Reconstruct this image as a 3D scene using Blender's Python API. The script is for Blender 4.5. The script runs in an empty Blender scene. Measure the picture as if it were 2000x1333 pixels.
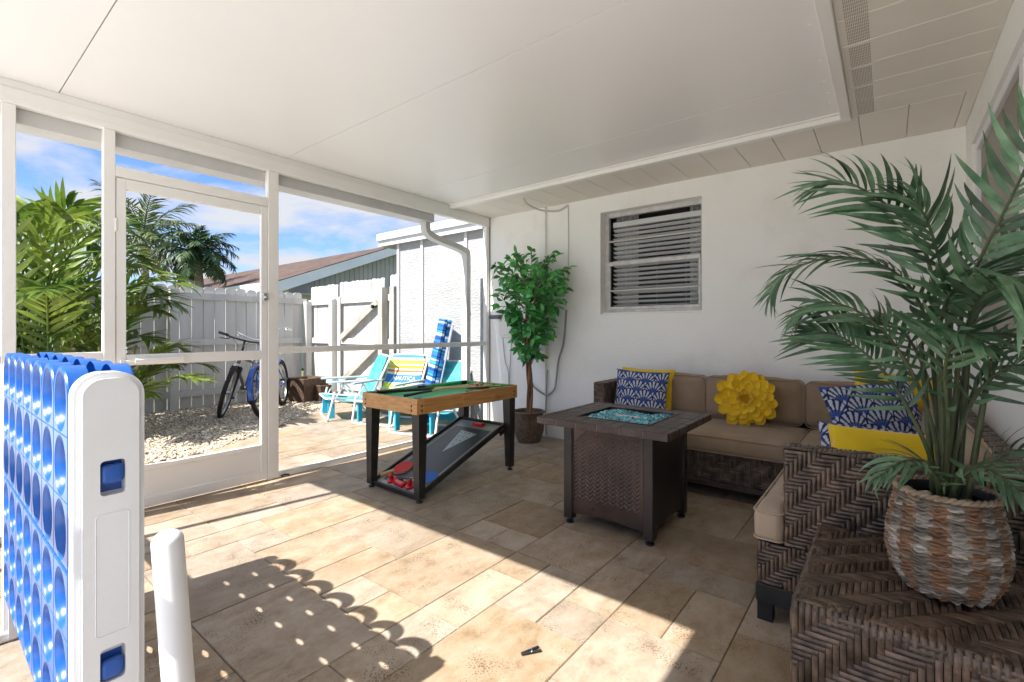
import bpy, bmesh, math, random
from mathutils import Vector, Matrix, noise as mnoise
R = math.radians
rnd = random.Random(7)
sc = bpy.context.scene
COL = sc.collection

# ------------------------------------------------------------------ camera, sky, sun, exposure
cam = bpy.data.cameras.new("camera")
cam.sensor_width = 36.0
cam.lens = 929.0 / 2000.0 * 36.0
cam.shift_y = -20.5 / 2000.0
cam.clip_start = 0.02
cam.clip_end = 900.0
cam_o = bpy.data.objects.new("camera", cam)
cam_o.location = (0, 0, 1.11)
cam_o.rotation_euler = (R(90), 0, R(38.35))
COL.objects.link(cam_o)
sc.camera = cam_o

SUN_EL, SUN_AZ = 50.9, 188.9          # azimuth clockwise from +Y
w = bpy.data.worlds.new("World")
sc.world = w
w.use_nodes = True
nt = w.node_tree
for n in list(nt.nodes):
    nt.nodes.remove(n)
def wn(t, **k):
    n = nt.nodes.new(t)
    for a, b in k.items():
        setattr(n, a, b)
    return n
out = wn("ShaderNodeOutputWorld")
bg = wn("ShaderNodeBackground")
bg.inputs["Strength"].default_value = 0.052
sky = wn("ShaderNodeTexSky", sky_type='NISHITA', sun_disc=False, sun_elevation=R(SUN_EL), sun_rotation=R(SUN_AZ))
sky.air_density = 1.0
sky.dust_density = 0.6
sky.ozone_density = 2.2
tc = wn("ShaderNodeTexCoord")
sep = wn("ShaderNodeSeparateXYZ")
nt.links.new(tc.outputs["Generated"], sep.inputs[0])
ad = wn("ShaderNodeMath", operation='ADD'); ad.inputs[1].default_value = 0.16
nt.links.new(sep.outputs[2], ad.inputs[0])
mx = wn("ShaderNodeMath", operation='MAXIMUM'); mx.inputs[1].default_value = 0.08
nt.links.new(ad.outputs[0], mx.inputs[0])
dx = wn("ShaderNodeMath", operation='DIVIDE'); dy = wn("ShaderNodeMath", operation='DIVIDE')
nt.links.new(sep.outputs[0], dx.inputs[0]); nt.links.new(mx.outputs[0], dx.inputs[1])
nt.links.new(sep.outputs[1], dy.inputs[0]); nt.links.new(mx.outputs[0], dy.inputs[1])
cmb = wn("ShaderNodeCombineXYZ")
nt.links.new(dx.outputs[0], cmb.inputs[0]); nt.links.new(dy.outputs[0], cmb.inputs[1])
cn = wn("ShaderNodeTexNoise"); cn.inputs["Scale"].default_value = 1.35; cn.inputs["Detail"].default_value = 9.0; cn.inputs["Roughness"].default_value = 0.56; cn.inputs["Distortion"].default_value = 0.25
nt.links.new(cmb.outputs[0], cn.inputs["Vector"])
cr = wn("ShaderNodeValToRGB")
cr.color_ramp.elements[0].position = 0.42; cr.color_ramp.elements[0].color = (0, 0, 0, 1)
cr.color_ramp.elements[1].position = 0.57; cr.color_ramp.elements[1].color = (1, 1, 1, 1)
nt.links.new(cn.outputs["Fac"], cr.inputs["Fac"])
mixc = wn("ShaderNodeMix", data_type='RGBA')
nt.links.new(cr.outputs["Color"], mixc.inputs["Factor"])
tint = wn("ShaderNodeMix", data_type='RGBA', blend_type='MULTIPLY')
tint.inputs["Factor"].default_value = 1.0
tint.inputs["B"].default_value = (0.49, 0.60, 0.82, 1)
nt.links.new(sky.outputs["Color"], tint.inputs["A"])
nt.links.new(tint.outputs["Result"], mixc.inputs["A"])
mixc.inputs["B"].default_value = (2.75, 2.85, 3.08, 1)
nt.links.new(mixc.outputs["Result"], bg.inputs["Color"])
nt.links.new(bg.outputs[0], out.inputs["Surface"])

sun = bpy.data.lights.new("sun", 'SUN')
sun.energy = 2.0
sun.angle = R(0.53)
sun.color = (1.0, 0.972, 0.925)
sun_o = bpy.data.objects.new("sun", sun)
sun_o.rotation_euler = (R(90 - SUN_EL), 0, R(180 - SUN_AZ))
sun_o.location = (-2, -8, 12)
COL.objects.link(sun_o)

sc.view_settings.view_transform = 'Standard'
sc.view_settings.look = 'None'
sc.view_settings.exposure = 2.55
sc.view_settings.gamma = 1.0
sc.view_settings.use_curve_mapping = False
sc.render.engine = 'CYCLES'
sc.cycles.max_bounces = 14
sc.cycles.diffuse_bounces = 8
sc.cycles.glossy_bounces = 4
sc.cycles.transparent_max_bounces = 16
sc.cycles.sample_clamp_indirect = 8.0
sc.cycles.use_denoising = True

# ------------------------------------------------------------------ helpers
def lin(h):
    h = h.lstrip('#')
    return tuple(((c / 12.92) if c <= 0.04045 else ((c + 0.055) / 1.055) ** 2.4) for c in (int(h[i:i + 2], 16) / 255.0 for i in (0, 2, 4)))

def mat(name, c1, c2=None, vs=4.0, rough=0.6, bump=0.0, bs=60.0, spec=0.4, metal=0.0, rand=0.0, isl=0.0, stretch=(1, 1, 1), trans=0.0, detail=5.0, attr=None, vlo=0.35, vhi=0.65, coat=0.0, sheen=0.0, dirt=None):
    """One procedural surface: two colours mixed by noise, brightness jitter per object / per island, bump."""
    if isinstance(c1, str): c1 = lin(c1)
    if isinstance(c2, str): c2 = lin(c2)
    m = bpy.data.materials.new(name)
    m.use_nodes = True
    t = m.node_tree
    b = t.nodes["Principled BSDF"]
    L = t.links.new
    b.inputs["Roughness"].default_value = rough
    b.inputs["Specular IOR Level"].default_value = spec
    b.inputs["Metallic"].default_value = metal
    b.inputs["Coat Weight"].default_value = coat
    b.inputs["Sheen Weight"].default_value = sheen
    geo = t.nodes.new("ShaderNodeNewGeometry")
    oi = t.nodes.new("ShaderNodeObjectInfo")
    mp = t.nodes.new("ShaderNodeMapping")
    mp.inputs["Scale"].default_value = stretch
    L(geo.outputs["Position"], mp.inputs["Vector"])
    col = None
    if attr:
        a = t.nodes.new("ShaderNodeAttribute"); a.attribute_name = attr
        col = a.outputs["Color"]
    elif c2 is None:
        rg = t.nodes.new("ShaderNodeRGB"); rg.outputs[0].default_value = (*c1, 1)
        col = rg.outputs[0]
    else:
        offs = t.nodes.new("ShaderNodeVectorMath"); offs.operation = 'ADD'
        sc3 = t.nodes.new("ShaderNodeMath"); sc3.operation = 'MULTIPLY'; sc3.inputs[1].default_value = 37.0 if rand else 0.0
        L(oi.outputs["Random"], sc3.inputs[0])
        L(mp.outputs[0], offs.inputs[0]); L(sc3.outputs[0], offs.inputs[1])
        nz = t.nodes.new("ShaderNodeTexNoise"); nz.inputs["Scale"].default_value = vs; nz.inputs["Detail"].default_value = detail; nz.inputs["Roughness"].default_value = 0.6
        L(offs.outputs[0], nz.inputs["Vector"])
        mr = t.nodes.new("ShaderNodeMapRange"); mr.inputs[1].default_value = vlo; mr.inputs[2].default_value = vhi
        L(nz.outputs["Fac"], mr.inputs[0])
        mxn = t.nodes.new("ShaderNodeMix"); mxn.data_type = 'RGBA'
        mxn.inputs["A"].default_value = (*c1, 1); mxn.inputs["B"].default_value = (*c2, 1)
        L(mr.outputs[0], mxn.inputs["Factor"])
        col = mxn.outputs["Result"]
    if dirt:
        dc, dscale, lo, hi, amt = dirt
        if isinstance(dc, str): dc = lin(dc)
        nz = t.nodes.new("ShaderNodeTexNoise"); nz.inputs["Scale"].default_value = dscale; nz.inputs["Detail"].default_value = 7.0; nz.inputs["Roughness"].default_value = 0.65
        L(geo.outputs["Position"], nz.inputs["Vector"])
        mr = t.nodes.new("ShaderNodeMapRange"); mr.inputs[1].default_value = lo; mr.inputs[2].default_value = hi; mr.inputs[4].default_value = amt
        L(nz.outputs["Fac"], mr.inputs[0])
        mxn = t.nodes.new("ShaderNodeMix"); mxn.data_type = 'RGBA'
        L(mr.outputs[0], mxn.inputs["Factor"]); L(col, mxn.inputs["A"]); mxn.inputs["B"].default_value = (*dc, 1)
        col = mxn.outputs["Result"]
    if rand or isl:
        hs = t.nodes.new("ShaderNodeHueSaturation")
        ma = t.nodes.new("ShaderNodeMath"); ma.operation = 'MULTIPLY_ADD'
        if isl and rand:
            a1 = t.nodes.new("ShaderNodeMath"); a1.operation = 'ADD'; L(geo.outputs["Random Per Island"], a1.inputs[0]); L(oi.outputs["Random"], a1.inputs[1])
            fr = t.nodes.new("ShaderNodeMath"); fr.operation = 'FRACT'; L(a1.outputs[0], fr.inputs[0]); src = fr.outputs[0]
        else:
            src = geo.outputs["Random Per Island"] if isl else oi.outputs["Random"]
        k = max(rand, isl)
        L(src, ma.inputs[0]); ma.inputs[1].default_value = 2 * k; ma.inputs[2].default_value = 1 - k
        L(ma.outputs[0], hs.inputs["Value"]); L(col, hs.inputs["Color"])
        col = hs.outputs["Color"]
    L(col, b.inputs["Base Color"])
    if bump:
        nb = t.nodes.new("ShaderNodeTexNoise"); nb.inputs["Scale"].default_value = bs; nb.inputs["Detail"].default_value = 4.0
        L(mp.outputs[0], nb.inputs["Vector"])
        bp = t.nodes.new("ShaderNodeBump"); bp.inputs["Strength"].default_value = bump; bp.inputs["Distance"].default_value = 0.01
        L(nb.outputs["Fac"], bp.inputs["Height"]); L(bp.outputs[0], b.inputs["Normal"])
    if trans:
        tr = t.nodes.new("ShaderNodeBsdfTranslucent"); L(col, tr.inputs["Color"])
        ms = t.nodes.new("ShaderNodeMixShader"); ms.inputs[0].default_value = trans
        o = t.nodes["Material Output"]
        L(b.outputs[0], ms.inputs[1]); L(tr.outputs[0], ms.inputs[2]); L(ms.outputs[0], o.inputs["Surface"])
    return m

def clear_mat(name, c):
    m = bpy.data.materials.new(name); m.use_nodes = True
    t = m.node_tree
    t.nodes.remove(t.nodes["Principled BSDF"])
    tr = t.nodes.new("ShaderNodeBsdfTransparent"); tr.inputs[0].default_value = (*c, 1)
    t.links.new(tr.outputs[0], t.nodes["Material Output"].inputs["Surface"])
    return m

def glass_mat(name, tint, refl=0.25):
    m = bpy.data.materials.new(name); m.use_nodes = True
    t = m.node_tree
    b = t.nodes["Principled BSDF"]; b.inputs["Base Color"].default_value = (0.02, 0.02, 0.02, 1); b.inputs["Roughness"].default_value = 0.03
    tr = t.nodes.new("ShaderNodeBsdfTransparent"); tr.inputs[0].default_value = (*tint, 1)
    ms = t.nodes.new("ShaderNodeMixShader"); ms.inputs[0].default_value = 1 - refl
    t.links.new(b.outputs[0], ms.inputs[1]); t.links.new(tr.outputs[0], ms.inputs[2])
    t.links.new(ms.outputs[0], t.nodes["Material Output"].inputs["Surface"])
    return m

class MB:
    """Collects simple solids into one mesh."""
    def __init__(s):
        s.v = []; s.f = []; s.c = None
    def add(s, vs, fs, M=None):
        o = len(s.v)
        if M is not None:
            vs = [tuple(M @ Vector(p)) for p in vs]
        s.v += [tuple(p) for p in vs]
        s.f += [tuple(i + o for i in f) for f in fs]
        return s
    def box(s, x0, x1, y0, y1, z0, z1, M=None):
        return s.add([(x0, y0, z0), (x1, y0, z0), (x1, y1, z0), (x0, y1, z0), (x0, y0, z1), (x1, y0, z1), (x1, y1, z1), (x0, y1, z1)],
                     [(3, 2, 1, 0), (4, 5, 6, 7), (0, 1, 5, 4), (1, 2, 6, 5), (2, 3, 7, 6), (3, 0, 4, 7)], M)
    def rbox(s, x0, x1, y0, y1, z0, z1, r=0.01, seg=2, M=None):
        bm = bmesh.new()
        bmesh.ops.create_cube(bm, size=1.0)
        for q in bm.verts:
            q.co = Vector(((x0 + x1) / 2 + q.co.x * (x1 - x0), (y0 + y1) / 2 + q.co.y * (y1 - y0), (z0 + z1) / 2 + q.co.z * (z1 - z0)))
        r = min(r, 0.49 * min(abs(x1 - x0), abs(y1 - y0), abs(z1 - z0)))
        bmesh.ops.bevel(bm, geom=list(bm.edges), offset=r, segments=seg, profile=0.5, affect='EDGES')
        bm.verts.index_update()
        s.add([q.co[:] for q in bm.verts], [[q.index for q in f.verts] for f in bm.faces], M)
        bm.free()
        return s
    def tube(s, pts, r, seg=8, caps=True, M=None):
        pts = [Vector(p) for p in pts]
        n = len(pts)
        rs = r if isinstance(r, (list, tuple)) else [r] * n
        vs, fs = [], []
        up = None
        for i, p in enumerate(pts):
            t = (pts[min(i + 1, n - 1)] - pts[max(i - 1, 0)]).normalized()
            if up is None:
                up = Vector((0, 0, 1)) if abs(t.z) < 0.9 else Vector((1, 0, 0))
            a = (up - t * up.dot(t))
            a = a.normalized() if a.length > 1e-5 else t.orthogonal().normalized()
            up = a
            b = t.cross(a)
            for k in range(seg):
                an = 2 * math.pi * k / seg
                vs.append(tuple(p + (a * math.cos(an) + b * math.sin(an)) * rs[i]))
        for i in range(n - 1):
            for k in range(seg):
                k2 = (k + 1) % seg
                fs.append((i * seg + k, i * seg + k2, (i + 1) * seg + k2, (i + 1) * seg + k))
        if caps:
            fs.append(tuple(range(seg))[::-1]); fs.append(tuple((n - 1) * seg + k for k in range(seg)))
        return s.add(vs, fs, M)
    def lathe(s, prof, seg=24, M=None, caps=True):
        vs, fs = [], []
        for r, z in prof:
            for k in range(seg):
                a = 2 * math.pi * k / seg
                vs.append((r * math.cos(a), r * math.sin(a), z))
        for i in range(len(prof) - 1):
            for k in range(seg):
                k2 = (k + 1) % seg
                fs.append((i * seg + k, i * seg + k2, (i + 1) * seg + k2, (i + 1) * seg + k))
        if caps:
            fs.append(tuple(range(seg))[::-1]); fs.append(tuple((len(prof) - 1) * seg + k for k in range(seg)))
        return s.add(vs, fs, M)
    def prism(s, poly, h0, h1, axis='z', M=None):
        n = len(poly)
        def P(p, h):
            return (p[0], p[1], h) if axis == 'z' else ((p[0], h, p[1]) if axis == 'y' else (h, p[0], p[1]))
        vs = [P(p, h0) for p in poly] + [P(p, h1) for p in poly]
        fs = [tuple(range(n))[::-1], tuple(range(n, 2 * n))] + [(i, (i + 1) % n, n + (i + 1) % n, n + i) for i in range(n)]
        return s.add(vs, fs, M)
    def mesh(s, name, smooth=False, cols=None, ang=None):
        me = bpy.data.meshes.new(name)
        me.from_pydata(s.v, [], s.f)
        me.update()
        bm = bmesh.new(); bm.from_mesh(me); bmesh.ops.recalc_face_normals(bm, faces=bm.faces); bm.to_mesh(me); bm.free()
        if smooth:
            me.polygons.foreach_set("use_smooth", [True] * len(me.polygons))
            if ang:
                try: me.set_sharp_from_angle(angle=R(ang))
                except Exception: pass
        if cols:
            ca = me.color_attributes.new("Col", 'FLOAT_COLOR', 'POINT')
            flat = []
            for c in cols: flat += [c[0], c[1], c[2], 1.0]
            ca.data.foreach_set("color", flat)
        return me

def obj(name, mb, m, parent=None, smooth=False, cols=None, ang=40, kind=None, label=None, loc=None, M=None):
    me = mb if isinstance(mb, bpy.types.Mesh) else mb.mesh(name, smooth, cols, ang)
    if m is not None and (not me.materials):
        me.materials.append(m)
    o = bpy.data.objects.new(name, me)
    COL.objects.link(o)
    if parent is not None: o.parent = parent
    if loc is not None: o.location = loc
    if M is not None: o.matrix_local = M
    if kind: o["kind"] = kind
    if label: o["label"] = label
    return o

def tag(o, label=None, cat=None, group=None, kind=None):
    if label: o["label"] = label
    if cat: o["category"] = cat
    if group: o["group"] = group
    if kind: o["kind"] = kind
    return o

def thing(name, label, cat, loc=(0, 0, 0), rz=0.0, group=None, kind=None):
    o = bpy.data.objects.new(name, None)
    o.empty_display_size = 0.1
    COL.objects.link(o)
    o.location = loc
    o.rotation_euler = (0, 0, rz)
    return tag(o, label, cat, group, kind)

def copy_tree(o, parent=None):
    c = o.copy(); COL.objects.link(c)
    if parent is not None: c.parent = parent
    for ch in list(o.children): copy_tree(ch, c)
    return c

def frame(o, x, y, z):
    """Matrix with origin o and axes x, y, z."""
    M = Matrix.Identity(4)
    for i, a in enumerate((x, y, z)):
        for j in range(3): M[j][i] = a[j]
    for j in range(3): M[j][3] = o[j]
    return M

def spline(P, n):
    P = [Vector(p) for p in P]
    P = [P[0] * 2 - P[1]] + P + [P[-1] * 2 - P[-2]]
    res = []
    m = len(P) - 3
    for i in range(n + 1):
        t = i / n * m
        k = min(int(t), m - 1); u = t - k
        a, b, c, d = P[k:k + 4]
        res.append(0.5 * ((2 * b) + (c - a) * u + (2 * a - 5 * b + 4 * c - d) * u * u + (3 * b - a - 3 * c + d) * u ** 3))
    return res

def herring(wd, L, W, H, ox=0.0, oy=0.0):
    """Herringbone strips clipped to W x H: list of (x0, x1, y0, y1, horizontal?)."""
    res = []
    n = int((W + H) / wd) + 4 * L
    for a in range(-n, n):
        for b in range(-n // L - 2, n // L + 2):
            X = (a + L * b) * wd + ox; Y = (a - L * b) * wd + oy
            if X > W + L * wd or Y > H + L * wd or X < -2 * L * wd or Y < -2 * L * wd: continue
            for hz in (1, 0):
                if hz: r = [X, X + L * wd, Y, Y + wd]
                else: r = [X + L * wd, X + (L + 1) * wd, Y + (1 - L) * wd, Y + wd]
                r = [max(0, r[0]), min(W, r[1]), max(0, r[2]), min(H, r[3])]
                if r[1] - r[0] > wd * 0.45 and r[3] - r[2] > wd * 0.45:
                    res.append((*r, hz))
    return res

def strip_shape(l, wd, h, seg=3, sec=4):
    vs, fs = [], []
    for i in range(sec + 1):
        t = i / sec
        hh = h * (0.25 + 0.75 * math.sin(math.pi * t) ** 0.5) if 0 < i < sec else 0.1 * h
        for k in range(seg + 1):
            a = math.pi * k / seg
            vs.append(((t - 0.5) * l, -math.cos(a) * wd * 0.44, math.sin(a) * hh))
    for i in range(sec):
        for k in range(seg):
            q = i * (seg + 1) + k
            fs.append((q, q + seg + 1, q + seg + 2, q + 1))
    return vs, fs

def weave(mb, o, ux, uy, W, H, wd=0.014, L=5, h=0.0055, ox=0.0, oy=0.0, keep=None, obs=None):
    """Herringbone cane strips on the rectangle o + a*ux + b*uy. obs(M, l, w, centre) -> True if it made the strip an object of its own."""
    ux = Vector(ux).normalized(); uy = Vector(uy).normalized(); n = ux.cross(uy)
    for x0, x1, y0, y1, hz in herring(wd, L, W, H, ox, oy):
        c = Vector(o) + ux * ((x0 + x1) / 2) + uy * ((y0 + y1) / 2)
        if keep and not keep(c): continue
        l, ww = ((x1 - x0), (y1 - y0)) if hz else ((y1 - y0), (x1 - x0))
        M = frame(c, ux, uy, n) if hz else frame(c, uy, -ux, n)
        if obs and obs(M, l, ww, c): continue
        vs, fs = strip_shape(l, ww, h)
        mb.add(vs, fs, M)
    return mb

def cushion(mb, x0, x1, y0, y1, z0, z1, r=0.035, puff=0.015, n=14, M=None, wrinkle=0.0035):
    """Boxy upholstered cushion: rounded box with soft bulging faces."""
    bm = bmesh.new()
    bmesh.ops.create_cube(bm, size=2.0)
    bmesh.ops.subdivide_edges(bm, edges=list(bm.edges), cuts=n, use_grid_fill=True)
    hx, hy, hz = (x1 - x0) / 2, (y1 - y0) / 2, (z1 - z0) / 2
    c = Vector(((x0 + x1) / 2, (y0 + y1) / 2, (z0 + z1) / 2))
    vs = []
    for q in bm.verts:
        p = Vector((q.co.x * hx, q.co.y * hy, q.co.z * hz))
        core = Vector((max(-hx + r, min(hx - r, p.x)), max(-hy + r, min(hy - r, p.y)), max(-hz + r, min(hz - r, p.z))))
        d = p - core
        if d.length > 1e-6: p = core + d.normalized() * r
        u = q.co
        b = [(1 - u.y ** 2) * (1 - u.z ** 2), (1 - u.x ** 2) * (1 - u.z ** 2), (1 - u.x ** 2) * (1 - u.y ** 2)]
        for i in range(3):
            if wrinkle is not None and abs(u[i]) > 0.99: p[i] += math.copysign(puff * b[i] + wrinkle * (0.25 + b[i]) * (mnoise.noise((p + c) * 9.0) + 0.6 * mnoise.noise(Vector(((p.x + c.x) * 24, (p.y + c.y) * 24, (p.z + c.z) * 13)))), u[i])
        vs.append(tuple(p + c))
    bm.verts.index_update()
    mb.add(vs, [[q.index for q in f.verts] for f in bm.faces], M)
    bm.free()
    return mb

def piping(mb, pts, r=0.004, seg=6):
    return mb.tube(list(pts) + [pts[0]], r, seg, caps=False)

def rrect(x0, x1, z0, z1, r, n=5):
    res = []
    for cx, cz, a0 in ((x1 - r, z1 - r, 0), (x0 + r, z1 - r, 90), (x0 + r, z0 + r, 180), (x1 - r, z0 + r, 270)):
        for k in range(n + 1):
            a = R(a0 + 90 * k / n)
            res.append((cx + r * math.cos(a), cz + r * math.sin(a)))
    return res

def wobj(name, mb, m, parent, **k):
    """A part whose shape is written in world coordinates (its thing is not rotated)."""
    o = obj(name, mb, m, parent, **k)
    o.location = -Vector(parent.location)
    return o

# ------------------------------------------------------------------ materials of the setting
def travertine():
    m = bpy.data.materials.new("travertine"); m.use_nodes = True
    t = m.node_tree; L = t.links.new
    b = t.nodes["Principled BSDF"]
    geo = t.nodes.new("ShaderNodeNewGeometry"); oi = t.nodes.new("ShaderNodeObjectInfo")
    sc3 = t.nodes.new("ShaderNodeMath"); sc3.operation = 'MULTIPLY'; sc3.inputs[1].default_value = 61.0
    L(oi.outputs["Random"], sc3.inputs[0])
    off = t.nodes.new("ShaderNodeVectorMath"); off.operation = 'ADD'
    L(geo.outputs["Position"], off.inputs[0]); L(sc3.outputs[0], off.inputs[1])
    mp = t.nodes.new("ShaderNodeMapping"); mp.inputs["Scale"].default_value = (1.7, 1.0, 1.0)
    L(off.outputs[0], mp.inputs["Vector"])
    n1 = t.nodes.new("ShaderNodeTexNoise"); n1.inputs["Scale"].default_value = 5.5; n1.inputs["Detail"].default_value = 12; n1.inputs["Roughness"].default_value = 0.74; n1.inputs["Distortion"].default_value = 0.25
    L(mp.outputs[0], n1.inputs["Vector"])
    cr = t.nodes.new("ShaderNodeValToRGB"); e = cr.color_ramp.elements
    e[0].position = 0.30; e[0].color = (0.205, 0.145, 0.096, 1)
    e[1].position = 0.72; e[1].color = (0.44, 0.375, 0.298, 1)
    for p, c in ((0.42, (0.315, 0.235, 0.158, 1)), (0.52, (0.37, 0.29, 0.208, 1)), (0.6, (0.395, 0.32, 0.238, 1))):
        q = e.new(p); q.color = c
    L(n1.outputs["Fac"], cr.inputs["Fac"])
    # grey brown weathering
    n2 = t.nodes.new("ShaderNodeTexNoise"); n2.inputs["Scale"].default_value = 1.9; n2.inputs["Detail"].default_value = 9; n2.inputs["Roughness"].default_value = 0.72
    L(off.outputs[0], n2.inputs["Vector"])
    mr2 = t.nodes.new("ShaderNodeMapRange"); mr2.inputs[1].default_value = 0.50; mr2.inputs[2].default_value = 0.72; mr2.inputs[4].default_value = 0.65
    L(n2.outputs["Fac"], mr2.inputs[0])
    m2 = t.nodes.new("ShaderNodeMix"); m2.data_type = 'RGBA'; L(mr2.outputs[0], m2.inputs["Factor"]); L(cr.outputs[0], m2.inputs["A"]); m2.inputs["B"].default_value = (0.235, 0.175, 0.118, 1)
    # small pits, clustered
    v = t.nodes.new("ShaderNodeTexVoronoi"); v.inputs["Scale"].default_value = 125.0
    L(off.outputs[0], v.inputs["Vector"])
    n3 = t.nodes.new("ShaderNodeTexNoise"); n3.inputs["Scale"].default_value = 7.0; n3.inputs["Detail"].default_value = 4
    L(off.outputs[0], n3.inputs["Vector"])
    th = t.nodes.new("ShaderNodeMapRange"); th.inputs[1].default_value = 0.40; th.inputs[2].default_value = 0.72; th.inputs[3].default_value = 0.04; th.inputs[4].default_value = 0.46
    L(n3.outputs["Fac"], th.inputs[0])
    lt = t.nodes.new("ShaderNodeMath"); lt.operation = 'LESS_THAN'; L(v.outputs["Distance"], lt.inputs[0]); L(th.outputs[0], lt.inputs[1])
    m3 = t.nodes.new("ShaderNodeMix"); m3.data_type = 'RGBA'; L(m2.outputs["Result"], m3.inputs["A"]); m3.inputs["B"].default_value = (0.13, 0.085, 0.05, 1)
    lm = t.nodes.new("ShaderNodeMath"); lm.operation = 'MULTIPLY'; lm.inputs[1].default_value = 0.75; L(lt.outputs[0], lm.inputs[0]); L(lm.outputs[0], m3.inputs["Factor"])
    hs = t.nodes.new("ShaderNodeHueSaturation")
    ma = t.nodes.new("ShaderNodeMath"); ma.operation = 'MULTIPLY_ADD'; ma.inputs[1].default_value = 0.26; ma.inputs[2].default_value = 0.87; L(oi.outputs["Random"], ma.inputs[0])
    wn_ = t.nodes.new("ShaderNodeTexWhiteNoise"); wn_.noise_dimensions = '1D'; L(sc3.outputs[0], wn_.inputs["W"])
    ms = t.nodes.new("ShaderNodeMath"); ms.operation = 'MULTIPLY_ADD'; ms.inputs[1].default_value = 0.35; ms.inputs[2].default_value = 0.83; L(wn_.outputs["Value"], ms.inputs[0])
    L(ma.outputs[0], hs.inputs["Value"]); L(ms.outputs[0], hs.inputs["Saturation"]); L(m3.outputs["Result"], hs.inputs["Color"])
    L(hs.outputs[0], b.inputs["Base Color"])
    b.inputs["Roughness"].default_value = 0.62; b.inputs["Specular IOR Level"].default_value = 0.3
    sb = t.nodes.new("ShaderNodeMath"); sb.operation = 'SUBTRACT'; L(n1.outputs["Fac"], sb.inputs[0]); L(lt.outputs[0], sb.inputs[1])
    bp = t.nodes.new("ShaderNodeBump"); bp.inputs["Strength"].default_value = 0.5; bp.inputs["Distance"].default_value = 0.003
    L(sb.outputs[0], bp.inputs["Height"]); L(bp.outputs[0], b.inputs["Normal"])
    return m
TRAV = travertine()
MORTAR = mat("mortar", (0.30, 0.24, 0.18), (0.42, 0.35, 0.27), vs=9, rough=0.95, bump=0.4, bs=80)
STUCCO = mat("stucco_paint", (0.86, 0.85, 0.83), (0.885, 0.878, 0.86), vs=1.3, rough=0.75, bump=0.35, bs=55, dirt=((0.60, 0.57, 0.51), 1.4, 0.52, 0.8, 0.45))
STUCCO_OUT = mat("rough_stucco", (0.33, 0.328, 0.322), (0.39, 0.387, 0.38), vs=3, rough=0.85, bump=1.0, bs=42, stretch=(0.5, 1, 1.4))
CREAM = mat("cream_soffit_paint", (0.78, 0.735, 0.66), (0.82, 0.78, 0.71), vs=2.2, rough=0.55, bump=0.08, bs=90, rand=0.012)
CEIL = mat("ceiling_panel_paint", (0.845, 0.835, 0.825), (0.865, 0.855, 0.845), vs=1.2, rough=0.25, spec=0.5, bump=0.12, bs=220)
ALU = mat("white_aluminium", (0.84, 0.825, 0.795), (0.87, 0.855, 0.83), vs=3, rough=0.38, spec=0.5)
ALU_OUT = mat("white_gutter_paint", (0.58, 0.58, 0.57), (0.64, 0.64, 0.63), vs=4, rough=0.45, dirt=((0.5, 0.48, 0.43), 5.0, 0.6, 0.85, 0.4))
GROOVE = mat("dark_groove", (0.10, 0.085, 0.07), rough=0.9)
SCREEN = clear_mat("insect_screen", (0.95, 0.95, 0.955))
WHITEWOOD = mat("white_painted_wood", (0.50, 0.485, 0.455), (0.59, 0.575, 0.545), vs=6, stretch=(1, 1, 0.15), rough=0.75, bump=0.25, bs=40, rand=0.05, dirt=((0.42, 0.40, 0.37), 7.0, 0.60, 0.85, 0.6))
GREYWOOD = mat("weathered_wood", (0.30, 0.27, 0.23), (0.48, 0.45, 0.40), vs=7, stretch=(1, 1, 0.2), rough=0.85, bump=0.3, bs=40)
BLACKPL = mat("black_plastic", (0.02, 0.02, 0.022), rough=0.4)
STEEL = mat("steel", (0.55, 0.55, 0.56), rough=0.3, metal=1.0)

# ------------------------------------------------------------------ ground, patio, gravel
GRASS = mat("grass_ground", (0.10, 0.15, 0.045), (0.20, 0.20, 0.09), vs=2.0, rough=0.95, bump=0.6, bs=30)
gm = MB(); gm.box(-300, 300, -300, 300, -0.35, -0.06)
obj("ground", gm, GRASS, kind="structure")
DECK = mat("pale_bounce_deck", (0.76, 0.735, 0.69), (0.82, 0.795, 0.75), vs=3, rough=0.85, bump=0.2, bs=60)
dk = MB(); dk.box(-14.0, 9.0, -14.0, -0.30, -0.0595, -0.012)
obj("bounce_deck", dk, DECK, kind="structure")  # unseen pale ground, added to bounce sunlight up onto the ceiling
pm = MB(); pm.box(-7.0, 0.40, -0.2995, 4.16, -0.059, -0.009)
floor_o = obj("patio_floor", pm, MORTAR, kind="structure")

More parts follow.
